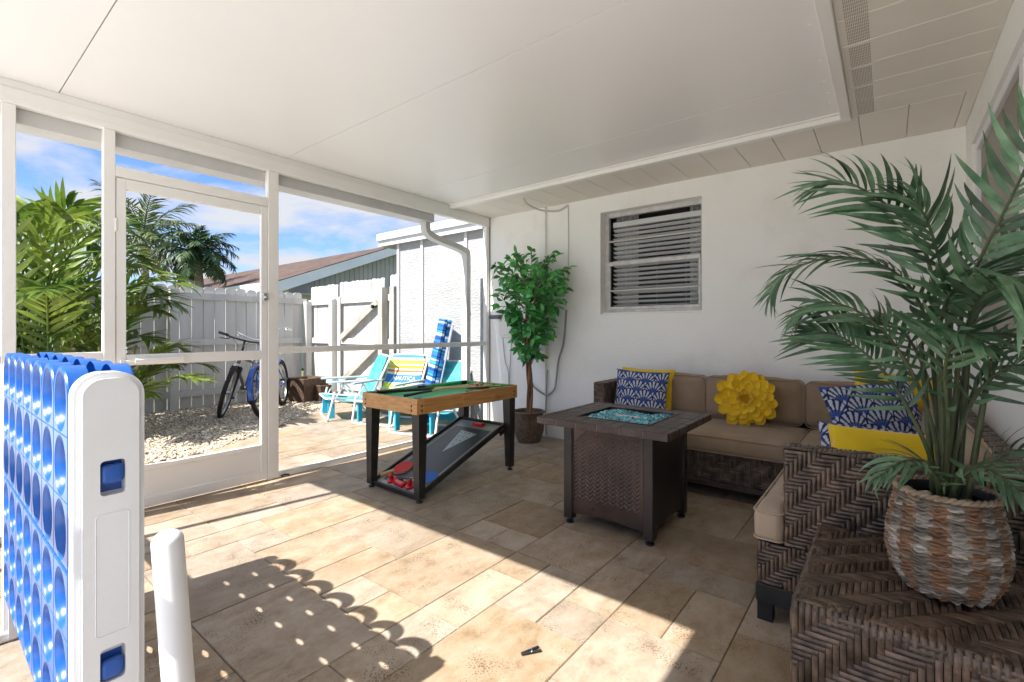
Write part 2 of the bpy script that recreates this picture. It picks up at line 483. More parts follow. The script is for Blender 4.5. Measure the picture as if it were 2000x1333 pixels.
U = 0.2045; FX, FY = -0.030, 0.042
def inside_patio(x, y):
    if x > -3.75: return -0.3 < y < 4.2
    # ragged edge towards the gravel
    pts = [(-0.3, -4.75), (1.2, -4.92), (1.7, -5.02), (2.37, -5.42), (2.7, -5.68), (3.3, -6.2), (3.9, -6.7), (4.2, -6.9)]
    for (ya, xa), (yb, xb) in zip(pts, pts[1:]):
        if ya <= y <= yb: return x > xa + (xb - xa) * (y - ya) / (yb - ya) + 0.02
    return False
cmin, cmax, rmin, rmax = -34, 2, -2, 20
grid = {}
tiles = []
def put(c0, c1, r0, r1):
    cells = [(c, r) for c in range(c0, c1) for r in range(r0, r1)]
    if any(q in grid for q in cells): return False
    for q in cells: grid[q] = len(tiles)
    tiles.append((c0, c1, r0, r1)); return True
for s in ((-6, -5, 7, 9), (-7, -5, 9, 11), (-5, -4, 10, 11), (-5, -4, 8, 10), (-5, -4, 7, 8), (-4, -3, 8, 10), (-4, -2, 6, 8), (-3, -2, 8, 10), (-6, -4, 4, 7),
          (-12, -10, 5, 7), (-7, -6, 5, 6), (-9, -7, 6, 9), (-12, -9, 7, 9), (-14, -12, 6, 9), (-10, -7, 3, 5), (-13, -10, 3, 5), (-5, -2, 11, 13), (-2, 0, 7, 9), (-9, -7, 10, 12), (-10, -9, 5, 7)):
    put(*s)
rt = random.Random(29)
SIZES = [(3, 2), (2, 3), (2, 2), (2, 2), (2, 1), (1, 2), (1, 1)]
for r in range(rmin, rmax + 1):
    for c in range(cmin, cmax + 1):
        if (c, r) in grid: continue
        opts = SIZES[:]
        rt.shuffle(opts)
        opts.sort(key=lambda q: -(q[0] * q[1]) + rt.random() * 3.2)
        for a, b in opts:
            if put(c, c + a, r, r + b): break
tile_mesh = {}
def tile_me(wx, wy):
    k = (round(wx, 3), round(wy, 3))
    if k not in tile_mesh:
        bm = bmesh.new(); bmesh.ops.create_cube(bm, size=1.0)
        for q in bm.verts: q.co = Vector((q.co.x * wx, q.co.y * wy, q.co.z * 0.016 - 0.008))
        top = [e for e in bm.edges if all(v.co.z > -0.001 for v in e.verts)]
        bmesh.ops.bevel(bm, geom=top, offset=0.0022, segments=2, affect='EDGES')
        me = bpy.data.meshes.new("tile"); bm.to_mesh(me); bm.free()
        me.materials.append(TRAV); tile_mesh[k] = me
    return tile_mesh[k]
for c0, c1, r0, r1 in tiles:
    x0, x1, y0, y1 = FX + U * c0, FX + U * c1, FY + U * r0, FY + U * r1
    x0, x1 = max(x0, -7.0), min(x1, 0.384)
    y0, y1 = max(y0, -0.5), min(y1, 4.149)
    if x1 - x0 < 0.04 or y1 - y0 < 0.04: continue
    if not inside_patio((x0 + x1) / 2, (y0 + y1) / 2): continue
    # nothing of the floor under or behind the blue game and the camera is seen
    if (x0 > -1.05 and y1 < 0.55): continue
    g = 0.0013
    o = obj("tile", tile_me(x1 - x0 - 2 * g, y1 - y0 - 2 * g), TRAV, floor_o)
    o.location = ((x0 + x1) / 2, (y0 + y1) / 2, rt.uniform(-0.0009, 0.0009))

# gravel bed
SOIL = mat("soil_under_gravel", (0.16, 0.12, 0.085), (0.30, 0.24, 0.17), vs=8, rough=0.95, bump=0.5, bs=60)
gb = MB(); gb.prism([(-8.3, -0.298), (-4.70, -0.298), (-4.90, 1.2), (-5.0, 1.7), (-5.40, 2.37), (-5.66, 2.7), (-6.2, 3.3), (-6.62, 3.85), (-6.8, 4.19), (-8.3, 4.19)], -0.055, -0.004)
obj("gravel_bed", gb, SOIL, kind="structure")
PEB = mat("pale_pebbles", (0.44, 0.355, 0.245), (0.66, 0.58, 0.46), vs=30, rough=0.75, isl=0.42, dirt=((0.30, 0.22, 0.14), 1.6, 0.5, 0.75, 0.35))
rp = random.Random(3)
bmi = bmesh.new(); bmesh.ops.create_icosphere(bmi, subdivisions=1, radius=1.0)
ico_v = [v.co.copy() for v in bmi.verts]; bmi.verts.index_update(); ico_f = [[v.index for v in f.verts] for f in bmi.faces]; bmi.free()
pb = MB()
edge = [(-2.0, -4.70), (-0.3, -4.70), (1.2, -4.90), (1.7, -5.0), (2.37, -5.40), (2.7, -5.66), (3.3, -6.2), (3.85, -6.62), (4.2, -6.8)]
def gx(y):
    for (ya, xa), (yb, xb) in zip(edge, edge[1:]):
        if ya <= y <= yb: return xa + (xb - xa) * (y - ya) / (yb - ya)
    return -5.0
for i in range(27000):
    y = rp.uniform(0.1, 4.15); xe = gx(y)
    x = rp.uniform(-7.79, xe + 0.03 + abs(rp.gauss(0, 0.05)))
    s = rp.uniform(0.0075, 0.016)
    Mx = Matrix.Translation((x, y, 0.002 + rp.uniform(-0.003, 0.012))) @ Matrix.Rotation(rp.uniform(0, 6.28), 4, 'Z') @ Matrix.Rotation(rp.uniform(-.5, .5), 4, 'X') @ Matrix.Diagonal((s * rp.uniform(0.9, 1.5), s, s * rp.uniform(0.5, 0.8), 1))
    pb.add(ico_v, ico_f, Mx)
def fast_mesh(name, mb, m, parent=None, kind=None, smooth=False):
    me = bpy.data.meshes.new(name); me.from_pydata(mb.v, [], mb.f); me.update()
    if smooth: me.polygons.foreach_set("use_smooth", [True] * len(me.polygons))
    me.materials.append(m)
    o = bpy.data.objects.new(name, me); COL.objects.link(o)
    if parent: o.parent = parent
    if kind: o["kind"] = kind
    return o
fast_mesh("gravel", pb, PEB, kind="stuff")

# ------------------------------------------------------------------ ceiling
ceil_o = obj("ceiling", MB().box(-3.66, -0.20, -0.09, 3.55, 2.455, 2.54), GROOVE, kind="structure")
for y0, y1 in ((-0.09, 0.51), (0.51, 1.775), (1.775, 2.99), (2.99, 3.55)):
    p = MB().box(-3.66, -0.20, y0 + 0.0025, y1 - 0.0025, 2.428, 2.4545)
    obj("panel", p, CEIL, ceil_o)
tr = MB().rbox(-3.60, -0.175, 3.497, 3.553, 2.386, 2.4275, 0.004, 1)
tr.rbox(-3.60, -0.175, 3.475, 3.4965, 2.4165, 2.4277, 0.002, 1)
obj("trim", tr, ALU, ceil_o)
tr = MB().rbox(-0.228, -0.175, -0.09, 3.4965, 2.386, 2.4275, 0.004, 1)
obj("trim", tr, ALU, ceil_o)
for k, y in enumerate((0.5, 0.9, 1.3, 1.7, 2.05, 2.4, 2.75, 3.0, 3.15, 3.3)):
    obj("screw", MB().lathe([(0.0005, -0.003), (0.006, -0.0025), (0.007, 0.001)], 8), ALU, ceil_o, smooth=True, loc=(-0.262 - 0.004 * (k % 2), y, 2.4275))

# ------------------------------------------------------------------ the house (back wall, right wall, soffits, windows)
house = thing("house", "white stucco house walls with cream soffit and two windows enclosing the patio", "house", (-1.6, 4.15, 0))
WX0, WX1, WZ0, WZ1 = -2.19, -1.236, 1.265, 2.25
bw = MB()
YB, YT = 4.15, 4.33
bw.box(-3.60, WX0, YB, YT, -0.06, 2.44).box(WX1, 0.56, YB, YT, -0.06, 2.44).box(WX0, WX1, YB, YT, -0.06, WZ0).box(WX0, WX1, YB, YT, WZ1, 2.44)
wobj("back_wall", bw, STUCCO, house)
RX = 0.386
rw = MB()
rw.box(RX, 0.56, 3.895, YB, -0.06, 2.44).box(RX, 0.56, 1.70, 3.895, -0.06, 1.04).box(RX, 0.56, 1.70, 3.895, 2.212, 2.44).box(RX, 0.56, -0.10, 1.70, -0.06, 2.44)
wobj("side_wall", rw, STUCCO, house)
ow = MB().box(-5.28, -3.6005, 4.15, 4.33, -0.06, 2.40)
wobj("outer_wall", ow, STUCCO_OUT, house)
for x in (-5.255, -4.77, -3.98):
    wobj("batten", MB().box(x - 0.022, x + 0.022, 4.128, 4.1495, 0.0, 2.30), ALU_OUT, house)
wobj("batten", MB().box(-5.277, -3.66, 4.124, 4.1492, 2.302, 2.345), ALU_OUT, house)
# battens and posts of the corner inside
wobj("pilaster", MB().rbox(-2.895, -2.815, 4.118, 4.1495, 0.0, 2.404, 0.004, 1), STUCCO, house)
wobj("panel_board", MB().box(-3.58, -2.8955, 4.138, 4.1494, 0.0, 2.355), STUCCO, house)
# soffit boards
x = -3.6895
while x < 0.36:
    x1 = min(x + 0.2365, 0.3855)
    wobj("soffit_board", MB().rbox(max(x, -3.60) + 0.0012, x1 - 0.0012, 3.5535, 4.1495, 2.405, 2.425, 0.003, 1), CREAM, house)
    x += 0.2365
y = -0.09
while y < 3.5:
    y1 = min(y + 0.228, 3.553)
    wobj("soffit_board", MB().rbox(-0.1745, 0.3855, y + 0.0012, y1 - 0.0012, 2.405, 2.425, 0.003, 1), CREAM, house)
    y += 0.228
vs_ = MB()
yy = 1.6
while yy < 3.52:
    if (yy + 0.09) % 0.228 > 0.018:
        for k in range(13):
            xx = -0.142 + k * 0.0062
            vs_.box(xx, xx + 0.0022, yy, yy + 0.017, 2.4035, 2.4049)
    yy += 0.0262
wobj("vent_slots", vs_, mat("vent_shadow", (0.34, 0.30, 0.25), rough=0.9), house, kind="stuff")
wobj("roof", MB().box(-3.66, 3.0, 3.99, 9.0, 2.445, 2.62).box(-0.19, 3.0, -0.09, 3.99, 2.445, 2.62).box(-3.66, -0.19, 3.556, 3.99, 2.445, 2.62), mat("roof_shingle_brown", (0.09, 0.05, 0.035), (0.15, 0.09, 0.06), vs=9, rough=0.9), house)
wobj("shadow_eave", MB().box(-0.86, 1.4, -1.9, -0.092, 2.35, 2.47), CREAM, house)  # unseen overhang, added to cast the straight side of the sun patch
# fascia of the outdoor roof edge
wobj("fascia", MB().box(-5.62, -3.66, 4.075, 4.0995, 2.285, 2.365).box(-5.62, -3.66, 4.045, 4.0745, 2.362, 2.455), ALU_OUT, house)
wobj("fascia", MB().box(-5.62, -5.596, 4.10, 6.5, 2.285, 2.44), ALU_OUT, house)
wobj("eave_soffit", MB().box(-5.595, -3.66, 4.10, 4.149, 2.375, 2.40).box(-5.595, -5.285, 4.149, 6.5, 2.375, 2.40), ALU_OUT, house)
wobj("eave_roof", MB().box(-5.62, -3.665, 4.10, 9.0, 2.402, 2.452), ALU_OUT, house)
# dark room behind the back window
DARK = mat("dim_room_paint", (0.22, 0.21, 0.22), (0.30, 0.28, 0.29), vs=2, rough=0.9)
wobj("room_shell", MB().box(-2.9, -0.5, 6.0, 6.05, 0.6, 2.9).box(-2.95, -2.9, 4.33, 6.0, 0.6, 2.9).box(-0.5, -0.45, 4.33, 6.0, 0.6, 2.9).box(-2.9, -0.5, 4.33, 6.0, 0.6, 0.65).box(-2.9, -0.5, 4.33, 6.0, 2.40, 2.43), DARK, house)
# back window
WALU = mat("old_aluminium", (0.52, 0.51, 0.50), (0.66, 0.65, 0.635), vs=14, rough=0.45, spec=0.5, dirt=((0.25, 0.23, 0.21), 9, 0.55, 0.8, 0.5))
win = wobj("window", MB().box(WX0 + 0.001, WX1 - 0.001, 4.245, 4.29, WZ0 + 0.001, WZ0 + 0.045).box(WX0 + 0.001, WX1 - 0.001, 4.245, 4.29, WZ1 - 0.04, WZ1 - 0.001)
           .box(WX0 + 0.001, WX0 + 0.04, 4.245, 4.29, WZ0 + 0.0455, WZ1 - 0.0405).box(WX1 - 0.035, WX1 - 0.001, 4.245, 4.29, WZ0 + 0.0455, WZ1 - 0.0405), WALU, house)
def wp(name, mb, m, **k): return obj(name, mb, m, win, **k)
wp("sill", MB().rbox(WX0 + 0.002, WX1 - 0.002, 4.185, 4.2445, WZ0 + 0.0012, WZ0 + 0.018, 0.004, 1), STUCCO)
LX0, LX1 = WX0 + 0.041, WX1 - 0.036
wp("sash", MB().rbox(LX0, LX1, 4.226, 4.258, 1.735, 1.775, 0.004, 1), WALU)
for z, h in ((1.975, 0.015), (1.495, 0.015)):
    wp("sash_bar", MB().rbox(LX0, LX1, 4.236, 4.262, z - h / 2, z + h / 2, 0.003, 1), mat("bar_white", (0.56, 0.55, 0.54), rough=0.4) if z > 1.9 else bpy.data.materials["bar_white"])
wp("sash", MB().rbox(LX0 + 0.02, LX1 - 0.02, 4.236, 4.262, WZ0 + 0.046, WZ0 + 0.075, 0.003, 1).rbox(LX0, LX0 + 0.0195, 4.236, 4.262, WZ0 + 0.046, 1.734, 0.003, 1).rbox(LX1 - 0.0195, LX1, 4.236, 4.262, WZ0 + 0.046, 1.734, 0.003, 1), WALU)
wp("pane", MB().box(LX0, LX1, 4.2665, 4.2685, WZ0 + 0.05, WZ1 - 0.045), glass_mat("window_glass", (0.97, 0.98, 0.98), 0.06))
BLIND = mat("blind_white", (0.86, 0.85, 0.86), rough=0.5)
wp("blind_rail", MB().rbox(LX0 + 0.03, LX1 - 0.002, 4.276, 4.325, WZ1 - 0.135, WZ1 - 0.085, 0.004, 1), BLIND)
z = WZ1 - 0.165
while z > WZ0 + 0.06:
    M_ = Matrix.Translation(((LX0 + LX1) / 2 + 0.014, 4.30, z)) @ Matrix.Rotation(R(-24), 4, 'X')
    hw = (LX1 - LX0) / 2 - 0.018
    wp("blind_slat", MB().box(-hw, hw, -0.022, 0.022, -0.0014, 0.0014, M_), BLIND)
    z -= 0.0435
for xx in (LX0 + 0.16, LX0 + 0.47, LX1 - 0.14):
    wp("blind_cord", MB().tube([(xx, 4.282, WZ1 - 0.12), (xx, 4.282, WZ0 + 0.07)], 0.0016, 5), BLIND)
CURT = mat("curtain_cloth", (0.68, 0.66, 0.68), (0.76, 0.74, 0.75), vs=6, rough=0.9)
for xa, xb in ((LX0 + 0.0, LX0 + 0.24), (LX1 - 0.15, LX1 + 0.05)):
    cm = MB(); pts = []
    n = 60
    for i in range(n + 1):
        t = i / n
        pts.append((xa + (xb - xa) * t, 4.42 + 0.022 * math.sin(t * (xb - xa) * 150)))
    vv = [(p[0], p[1], zz) for zz in (1.0, 2.35) for p in pts]
    cm.add(vv, [(i, i + 1, n + 2 + i, n + 1 + i) for i in range(n)])
    wp("curtain", cm, CURT, smooth=True)
# right window
WHITEF = mat("white_window_vinyl", (0.80, 0.80, 0.82), rough=0.35)
rwin = wobj("window", MB().rbox(0.402, 0.45, 1.701, 3.894, 2.166, 2.2115, 0.004, 1).rbox(0.402, 0.45, 1.701, 3.894, 1.0405, 1.085, 0.004, 1).rbox(0.405, 0.447, 2.64, 2.72, 1.0855, 2.1655, 0.006, 1).rbox(0.402, 0.45, 3.860, 3.894, 1.0855, 2.1655, 0.004, 1).rbox(0.402, 0.45, 1.701, 1.74, 1.0855, 2.1655, 0.004, 1), WHITEF, house)
obj("sill", MB().rbox(0.35, 0.4015, 1.701, 3.894, 1.041, 1.062, 0.005, 1), WHITEF, rwin)
SHADE = mat("tan_window_shade", (0.225, 0.19, 0.15), (0.27, 0.23, 0.185), vs=3, rough=0.42, spec=0.6, bump=0.1, bs=300)
for ya, yb in ((2.7205, 3.8595), (1.7405, 2.6395)):
    obj("pane", MB().box(0.424, 0.43, ya, yb, 1.0858, 2.1652), SHADE, rwin)

# wiring on the back wall: things of their own
CABLE = mat("painted_cable", (0.62, 0.60, 0.56), rough=0.5)
GREYC = mat("grey_cable", (0.30, 0.29, 0.28), rough=0.5)
def cable(pts, r, label, m=CABLE, n=40):
    c = obj("cable", MB().tube(spline(pts, n), r, 6), m, smooth=True)
    return tag(c, label, "cable", "cables on the house wall")
cable([(-2.80, 3.72, 2.404), (-2.80, 3.78, 2.36), (-2.76, 3.95, 2.33), (-2.66, 4.11, 2.335), (-2.55, 4.142, 2.385)], 0.011, "cream cable looping out of the soffit above the potted ficus")
cable([(-2.55, 4.143, 2.385), (-2.548, 4.143, 2.0), (-2.55, 4.143, 1.6)], 0.006, "thin cream cable running straight down the wall beside the ficus")
cable([(-2.57, 4.14, 1.32), (-2.60, 4.138, 1.0), (-2.66, 4.132, 0.80), (-2.68, 4.12, 0.60), (-2.70, 4.11, 0.50), (-2.79, 4.10, 0.44), (-2.93, 4.10, 0.50), (-2.97, 4.10, 0.55)], 0.011, "grey cable hanging in a loop behind the ficus trunk", GREYC)
cable([(-3.40, 4.128, 1.03), (-3.36, 4.12, 0.78), (-3.31, 4.12, 0.62), (-3.31, 4.12, 0.2)], 0.004, "thin grey wire dropping from the small electrical box", GREYC)
cable([(-3.27, 4.128, 1.03), (-3.285, 4.12, 0.75), (-3.30, 4.12, 0.5), (-3.30, 4.12, 0.2)], 0.004, "second thin wire hanging close under the electrical box", GREYC)
cable([(-2.80, 4.135, 0.70), (-2.80, 4.12, 0.5), (-2.805, 4.11, 0.2), (-2.80, 4.12, 0.02)], 0.007, "straight grey wire running to the floor behind the woven pot", GREYC)
eb = thing("electrical_box", "white electrical box on the wall left of the ficus", "electrical box", (-3.32, 4.138, 1.03))
obj("housing", MB().rbox(-0.085, 0.085, -0.055, -0.0002, 0.0, 0.27, 0.006, 2), mat("box_white", (0.74, 0.72, 0.68), rough=0.45), eb)
obj("cover", MB().rbox(-0.09, 0.09, -0.068, -0.0555, 0.03, 0.275, 0.004, 1), bpy.data.materials["box_white"], eb)
fl = thing("wall_light", "small dark outdoor spotlight on the white corner panel", "wall light", (-3.44, 4.138, 1.26))
obj("bracket", MB().box(-0.025, 0.025, -0.05, -0.0002, -0.02, 0.02), GREYC, fl)
obj("lamp_head", MB().rbox(-0.075, 0.075, -0.12, -0.051, -0.022, 0.022, 0.008, 2), mat("grey_lamp", (0.12, 0.12, 0.15), rough=0.4), fl)
sk = thing("wall_socket", "small cream outlet cover behind the ficus leaves", "outlet", (-2.76, 4.1495, 1.09))
obj("cover", MB().rbox(-0.045, 0.045, -0.05, 0, -0.06, 0.06, 0.01, 2), bpy.data.materials["box_white"], sk)

# ------------------------------------------------------------------ screen walls
def screen_part(name, mb, parent): return wobj(name, mb, SCREEN, parent)
SX = -3.62
sw = thing("screen_wall", "white aluminium screen wall with a screen door opening to the gravel yard", "screen wall", (SX, 2.0, 0))
def post(y0, y1, z0=0.0, z1=2.2995, x0=-3.655, x1=-3.605):
    return wobj("post", MB().rbox(x0, x1, y0, y1, z0, z1, 0.003, 1), ALU, sw)
post(0.290, 0.345); post(0.700, 0.756); post(1.645, 1.722); post(4.085, 4.137)
post(-0.06, -0.004)
wobj("beam", MB().rbox(-3.655, -3.600, -0.06, 4.137, 2.30, 2.385, 0.003, 1).rbox(-3.655, -3.606, -0.06, 4.137, 2.3852, 2.4272, 0.002, 1).rbox(-3.66, -3.598, -0.06, 4.137, 2.327, 2.333, 0.001, 1), ALU, sw)
for yy in (0.62, 1.05, 1.25, 1.95, 2.4, 2.9, 3.3):
    wobj("screw", MB().lathe([(0.0005, 0.003), (0.005, 0.0025), (0.006, 0)], 8, Matrix.Translation((-3.5995, yy, 2.352)) @ Matrix.Rotation(R(90), 4, 'Y')), ALU, sw, smooth=True)
for ya, yb in ((1.7225, 4.0845), (0.3455, 0.6995), (-0.0035, 0.2895)):
    wobj("mid_rail", MB().rbox(-3.648, -3.608, ya, yb, 0.936, 0.984, 0.003, 1), ALU, sw)
    wobj("bottom_rail", MB().rbox(-3.655, -3.605, ya, yb, 0.0, 0.032, 0.003, 1).rbox(-3.628, -3.606, ya, yb, 0.0322, 0.045, 0.002, 1), ALU, sw)
    screen_part("screen_panel", MB().add([(-3.63, ya, 0.0325), (-3.63, yb, 0.0325), (-3.63, yb, 0.9355), (-3.63, ya, 0.9355)], [(0, 1, 2, 3)]), sw)
    screen_part("screen_panel", MB().add([(-3.63, ya, 0.9845), (-3.63, yb, 0.9845), (-3.63, yb, 2.2995), (-3.63, ya, 2.2995)], [(0, 1, 2, 3)]), sw)
wobj("header", MB().rbox(-3.655, -3.605, 0.7565, 1.6445, 2.030, 2.093, 0.003, 1), ALU, sw)
screen_part("screen_panel", MB().add([(-3.63, 0.757, 2.0935), (-3.63, 1.644, 2.0935), (-3.63, 1.644, 2.2995), (-3.63, 0.757, 2.2995)], [(0, 1, 2, 3)]), sw)
# the door
dr = wobj("screen_door", MB().rbox(-3.640, -3.612, 0.760, 0.808, 0.012, 2.026, 0.003, 1).rbox(-3.640, -3.612, 1.597, 1.6425, 0.012, 2.026, 0.003, 1)
          .rbox(-3.640, -3.612, 0.8085, 1.5965, 1.962, 2.026, 0.003, 1).rbox(-3.640, -3.612, 0.8085, 1.5965, 0.898, 0.963, 0.003, 1)
          .rbox(-3.640, -3.612, 0.8085, 1.5965, 0.240, 0.272, 0.003, 1).rbox(-3.640, -3.612, 0.8085, 1.5965, 0.012, 0.075, 0.003, 1), ALU, sw)
obj("kick_panel", MB().box(-3.630, -3.624, 0.8085, 1.5965, 0.0755, 0.2395), ALU, dr)
for za, zb in ((0.2725, 0.8975), (0.9635, 1.9615)):
    obj("screen_panel", MB().add([(-3.627, 0.809, za), (-3.627, 1.596, za), (-3.627, 1.596, zb), (-3.627, 0.809, zb)], [(0, 1, 2, 3)]), SCREEN, dr)
obj("closer", MB().tube([(-3.59, 0.845, 0.925), (-3.59, 1.10, 0.925)], 0.016, 12).tube([(-3.59, 0.79, 0.925), (-3.59, 0.8449, 0.925)], 0.005, 8).box(-3.6115, -3.585, 1.03, 1.06, 0.915, 0.935).box(-3.6115, -3.58, 0.775, 0.795, 0.915, 0.935), ALU, dr, smooth=True)
obj("latch", MB().rbox(-3.6115, -3.590, 1.604, 1.636, 1.33, 1.385, 0.004, 1).tube([(-3.59, 1.62, 1.36), (-3.565, 1.62, 1.36), (-3.56, 1.60, 1.352)], 0.006, 8), STEEL, dr)
obj("hinge", MB().tube([(-3.607, 0.758, 0.3), (-3.607, 0.758, 0.38)], 0.006, 8), ALU, dr); obj("hinge", MB().tube([(-3.607, 0.758, 1.7), (-3.607, 0.758, 1.78)], 0.006, 8), ALU, dr)
obj("door_stop", MB().tube([(-3.60, 1.735, 0.012), (-3.585, 1.76, 0.02), (-3.58, 1.79, 0.012)], 0.006, 6), BLACKPL, sw).location = -Vector(sw.location)

fw = thing("screen_wall", "white front screen wall of the patio with a long rail", "screen wall", (-1.6, -0.03, 0))
wobj("beam", MB().rbox(-3.60, 0.385, -0.055, -0.005, 2.30, 2.4275, 0.003, 1), ALU, fw)
for x0, x1 in ((-3.285, -3.245), (-0.55, -0.50)):
    wobj("post", MB().rbox(x0, x1, -0.055, -0.005, 0.0, 2.2995, 0.003, 1), ALU, fw)
for x0, x1 in ((-3.60, -3.2855), (-3.2445, -0.5505), (-0.4995, 0.385)):
    wobj("mid_rail", MB().rbox(x0, x1, -0.055, -0.005, 0.936, 0.984, 0.003, 1), ALU, fw)
    wobj("bottom_rail", MB().rbox(x0, x1, -0.055, -0.005, -0.005, 0.032, 0.003, 1), ALU, fw)
    screen_part("screen_panel", MB().add([(x0, -0.03, 0.033), (x1, -0.03, 0.033), (x1, -0.03, 0.935), (x0, -0.03, 0.935)], [(0, 1, 2, 3)]), fw)
    screen_part("screen_panel", MB().add([(x0, -0.03, 0.985), (x1, -0.03, 0.985), (x1, -0.03, 2.299), (x0, -0.03, 2.299)], [(0, 1, 2, 3)]), fw)

# gutter and downspout outside
gt = thing("rain_gutter", "white rain gutter along the roof edge with a curved downspout at the house corner", "gutter", (-3.74, 3.3, 0))
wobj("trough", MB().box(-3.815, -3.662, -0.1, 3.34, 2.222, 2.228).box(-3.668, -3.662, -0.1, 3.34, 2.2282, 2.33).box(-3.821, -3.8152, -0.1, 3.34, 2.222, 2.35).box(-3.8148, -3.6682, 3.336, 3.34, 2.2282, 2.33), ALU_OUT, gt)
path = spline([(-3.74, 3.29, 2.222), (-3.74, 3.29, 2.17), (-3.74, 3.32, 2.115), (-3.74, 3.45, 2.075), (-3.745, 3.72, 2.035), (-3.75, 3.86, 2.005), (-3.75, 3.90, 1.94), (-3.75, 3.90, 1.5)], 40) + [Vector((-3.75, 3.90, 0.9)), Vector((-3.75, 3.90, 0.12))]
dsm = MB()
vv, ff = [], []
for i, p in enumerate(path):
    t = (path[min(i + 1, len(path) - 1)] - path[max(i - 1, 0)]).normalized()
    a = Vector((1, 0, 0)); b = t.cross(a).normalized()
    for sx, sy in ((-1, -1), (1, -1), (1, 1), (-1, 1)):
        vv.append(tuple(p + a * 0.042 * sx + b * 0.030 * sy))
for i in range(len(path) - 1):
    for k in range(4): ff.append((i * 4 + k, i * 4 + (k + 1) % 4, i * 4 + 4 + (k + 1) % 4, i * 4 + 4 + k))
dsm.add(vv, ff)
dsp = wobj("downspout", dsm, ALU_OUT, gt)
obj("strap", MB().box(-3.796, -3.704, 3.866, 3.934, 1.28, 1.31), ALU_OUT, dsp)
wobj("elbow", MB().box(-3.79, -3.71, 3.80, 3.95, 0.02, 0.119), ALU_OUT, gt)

# ------------------------------------------------------------------ fences
def picket_me(wd, h, th, name):
    c = wd * 0.28
    return MB().prism([(-wd / 2, 0), (wd / 2, 0), (wd / 2, h - c), (wd / 2 - c * 0.25, h - c * 0.35), (wd / 2 - c, h), (-wd / 2 + c, h), (-wd / 2 + c * 0.25, h - c * 0.35), (-wd / 2, h - c)], -th / 2, th / 2, axis='y').mesh(name)
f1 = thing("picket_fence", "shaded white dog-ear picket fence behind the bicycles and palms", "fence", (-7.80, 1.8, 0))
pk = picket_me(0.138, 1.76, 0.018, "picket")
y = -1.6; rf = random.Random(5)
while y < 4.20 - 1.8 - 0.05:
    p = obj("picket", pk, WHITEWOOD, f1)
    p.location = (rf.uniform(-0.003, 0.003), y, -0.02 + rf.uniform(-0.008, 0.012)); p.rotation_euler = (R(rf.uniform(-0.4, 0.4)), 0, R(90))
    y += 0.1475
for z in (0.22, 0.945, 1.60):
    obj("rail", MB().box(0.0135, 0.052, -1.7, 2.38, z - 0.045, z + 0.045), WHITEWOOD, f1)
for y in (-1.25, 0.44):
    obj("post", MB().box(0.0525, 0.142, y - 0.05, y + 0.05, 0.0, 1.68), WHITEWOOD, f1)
f2 = thing("picket_fence", "sunlit white picket fence sections either side of the gate", "fence", (-6.5, 4.25, 0))
pk2 = picket_me(0.098, 1.80, 0.018, "picket")
def pickets(parent, x0, x1, h0=0.05):
    x = x0 + 0.052
    while x < x1 - 0.04:
        p = obj("picket", pk2, WHITEWOOD, parent)
        p.location = (x, rf.uniform(-0.002, 0.002), h0 + rf.uniform(-0.006, 0.008)); p.rotation_euler = (0, R(rf.uniform(-0.3, 0.3)), 0)
        x += 0.104
pickets(f2, -1.24, -0.36); pickets(f2, 0.93, 1.21, 0.10)
for z in (0.22, 0.945, 1.58):
    obj("rail", MB().box(-1.24, -0.46, -0.048, -0.0105, z - 0.045, z + 0.045), WHITEWOOD, f2)
    obj("rail", MB().box(0.93, 1.08, -0.048, -0.0105, z - 0.045, z + 0.045), WHITEWOOD, f2)
for x, m_ in ((-1.19, WHITEWOOD), (-0.41, WHITEWOOD), (0.87, GREYWOOD), (1.13, GREYWOOD)):
    zt = 1.60 if x < 0 else 1.72
    obj("post", MB().box(x - 0.048, x + 0.048, -0.14, -0.0492, 0.0, zt), m_, f2)
gate = thing("garden_gate", "white picket gate with diagonal braces beside the house wall", "gate", (-6.27, 4.25, 0))
pickets(gate, -0.58, 0.58, 0.07)
for z in (0.24, 0.945, 1.58):
    obj("rail", MB().box(-0.56, 0.56, -0.046, -0.0105, z - 0.045, z + 0.045), WHITEWOOD, gate)
for x in (-0.53, 0.53):
    obj("stile", MB().box(x - 0.04, x + 0.04, -0.066, -0.0465, 0.15, 1.64), WHITEWOOD, gate)
for (xa, za, xb, zb) in ((-0.47, 0.99, 0.47, 1.52), (-0.47, 0.30, 0.47, 0.89)):
    d = Vector((xb - xa, 0, zb - za)); L_ = d.length; an = math.atan2(d.z, d.x)
    obj("brace", MB().box(-L_ / 2, L_ / 2, -0.0182, 0.0182, -0.042, 0.042, Matrix.Translation(((xa + xb) / 2, -0.0655, (za + zb) / 2)) @ Matrix.Rotation(-an, 4, 'Y')), GREYWOOD, gate)
obj("latch", MB().box(0.40, 0.52, -0.09, -0.0665, 1.44, 1.47).box(0.40, 0.43, -0.12, -0.0905, 1.43, 1.48), BLACKPL, gate)

